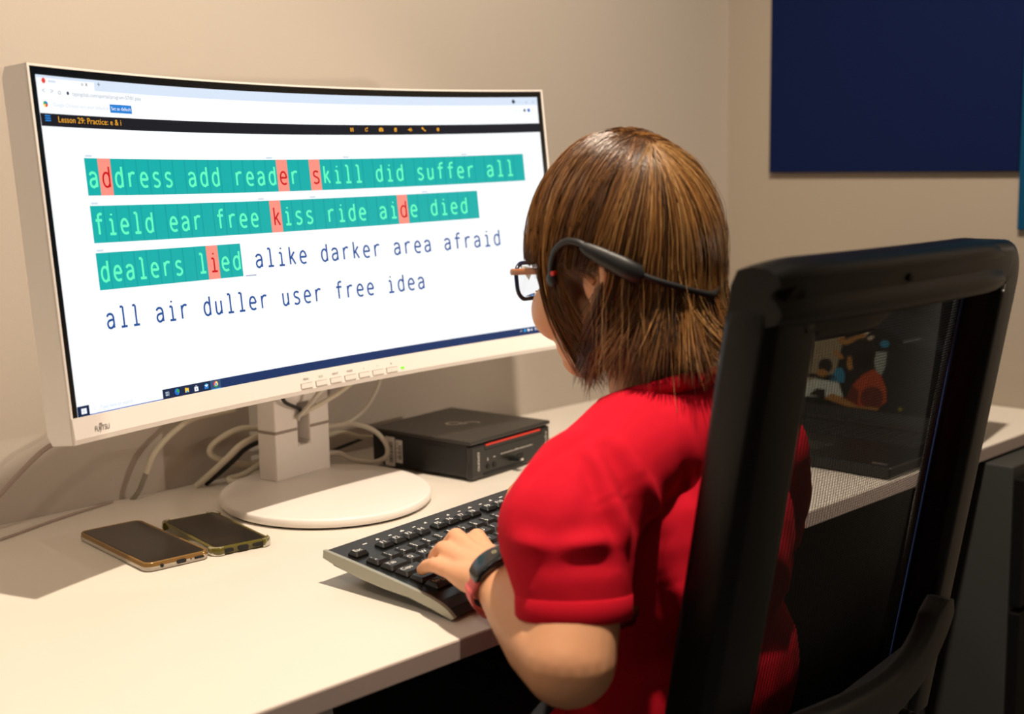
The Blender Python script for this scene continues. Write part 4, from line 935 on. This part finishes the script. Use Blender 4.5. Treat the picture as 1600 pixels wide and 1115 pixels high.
# ------------------------------------------------------------------ worn things
M_BAND = mat('headset_black', '1B1C1E', .45, bump=.1, bscale=900)
hs = thing('headset', 'black bone conduction headset hooked over the ear and round the back of the head', 'headphones', (.405, -.78, .31))
def hp(p, out=.0): 
    fa, z, k = p; f = math.sqrt(max(0, 1 - (max(0, z - HC[2])/HR[2])**2)); q = np.array((math.sin(R_(fa))*HR[0], math.cos(R_(fa))*HR[1])) * f
    q = q * (1 + (.035*k + out)/np.linalg.norm(q)*.09) ; return Vector((HC[0] + q[0], HC[1] + q[1], z))
lft = [(-83, .323, 1.0), (-83.5, .337, 1.2), (-87, .350, 1.5), (-94, .3585, 1.7), (-102, .3575, 1.6), (-107, .3525, 1.5)]
mir = lambda q: (-q[0], q[1], q[2] - 1.3)
nbl = [(-134, .3300, 1.6), (-143, .3240, 1.5), (-156, .3175, 1.4), (-168, .3120, 1.4)]
nb_ = nbl + [(-180, .3085, 1.4)] + [mir(q) for q in reversed(nbl)]
MB().tube(spline([hp(p) for p in lft], 6), .0034, M_BAND, 10).build('ear_hook', hs)
MB().tube(spline([hp(mir(p)) for p in lft], 6), .0034, M_BAND, 10).build('ear_hook', hs)
for q in (lft, [mir(p) for p in lft]):
    sg = 1 if q[0][0] > 0 else -1; a, b_ = hp(q[-1], .03), hp((sg*133, .3300, 1.5 if sg < 0 else .2), .03); md_ = MB()
    md_.tube([a + (a-b_)*.12, a, a.lerp(b_, .3), a.lerp(b_, .7), b_, b_ + (b_-a)*.10], [.0035, .0060, .0080, .0094, .0090, .0036], M_BAND, 14, True, ((0, 0, 1), (.62, 1.0))); md_.build('battery_module', hs)
    t0 = hp(q[0], .0); pd = MB(); bm = bmesh.new(); bmesh.ops.create_uvsphere(bm, u_segments=16, v_segments=10, radius=.0062); bmesh.ops.scale(bm, vec=(.62, 1, 1.25), verts=bm.verts); pd.bm(bm, M_BAND, True, Matrix.Translation(t0)); pd = pd.build('transducer', hs)
    MB().tube([t0 + Vector((0, -.004, .006)), t0 + Vector((-.0045 if q is lft else .0045, -.004, .0055))], .0024, mat('red_dot', 'D22B1C', .4), 12).build('status_mark', pd)
MB().tube(spline([hp(p) for p in nb_], 6), .0030, M_BAND, 10).build('neck_band', hs)
# glasses
gl = thing('glasses', 'dark blue rimmed glasses with orange brown temples on the face', 'glasses', (.405, -.64, .32))
M_RIM = mat('rim_navy', '1A2140', .25); M_TEMPLE = mat('temple_amber', 'A9652F', .3); M_LENS = mat('lens', 'FFFFFF', .02, trans=1.0)
GM = HM @ Matrix.Translation((0, .108, -.016))
for sx in (-1, 1):
    pts = [GM @ Vector((sx*(.034 + x), -.006*abs(x)/.024*(1 if x*1 > 0 else .2), y)) for x, y in rrect(.048, .036, .013, 6)]; pts.append(pts[0])
    MB().tube(pts, .0021, M_RIM, 8).build('rim', gl)
    b = MB(); b.add(pts[:-1], [tuple(range(len(pts)-1))], M_LENS); b.add([p + Vector((0, -.0012, 0)) for p in pts[:-1]], [tuple(range(len(pts)-1))[::-1]], M_LENS); b.build('lens', gl)
    MB().tube(spline([GM @ Vector((sx*.060, -.006, .010)), GM @ Vector((sx*.072, -.016, .010)), GM @ Vector((sx*.077, -.060, .008)), GM @ Vector((sx*.0795, -.108, .006)), GM @ Vector((sx*.081, -.128, -.008))], 5), .0022, M_TEMPLE, 8, True, ((0, 0, 1), (.6, 1.4))).build('temple', gl)
MB().tube([GM @ Vector((x, .003 - 14*x*x, .006 - 10*x*x)) for x in np.linspace(-.011, .011, 9)], .0018, M_RIM, 8).build('bridge', gl)
# fitness band on the left wrist
fb = thing('fitness_band', 'fitness band with dark oval display and coral strap on the left wrist', 'wristband', (.222, -.738, .05))
WA = Vector((.229, -.730, .056)) - Vector((.210, -.778, .043)); WA.normalize(); WC = Vector((.2265, -.7370, .0545))
wx = (Vector((0, 0, 1)) - WA*WA.z).normalized(); wy = WA.cross(wx)
tilt = R_(12)
def wpt(a, r, off): return WC + (wx*math.cos(a) + wy*math.sin(a))*r + WA*off
b = MB(); n = 56
rings = [[wpt(2*math.pi*k/n, .0285 + (.0035 if math.cos(2*math.pi*k/n) < 0 else 0) + dr, o_) for k in range(n)] for dr, o_ in ((0, -.0075), (.0020, -.0080), (.0024, 0), (.0020, .0080), (0, .0075), (-.0002, 0), (0, -.0075))]
b.loft(rings, mat('strap_coral', 'F4706E', .55), True, False); b.build('strap', fb)
b = MB(); rings = []
for k in range(-10, 11):
    a = k/10*R_(66) - R_(6); s_ = 1 - .25*(abs(k)/10)**6 if abs(k) < 10 else .55
    rings.append([wpt(a, .0312 + v*s_, u) for u, v in rrect(.0235*s_, .0085, .0036, 4)])
b.loft(rings, mat('band_black', '0C1017', .22, coat=.4), True); dsp = b.build('display', fb)
b = MB()
for o_ in (-.02, .34):
    cc_ = [wpt(o_ - .30 + .055*math.cos(2*math.pi*k/10), .0353, .002 + .0016*math.sin(2*math.pi*k/10)) for k in range(11)]; b.tube(cc_, .00035, mat('icon_cream', 'CFC89A', .5), 5)
b.build('display_icons', dsp)
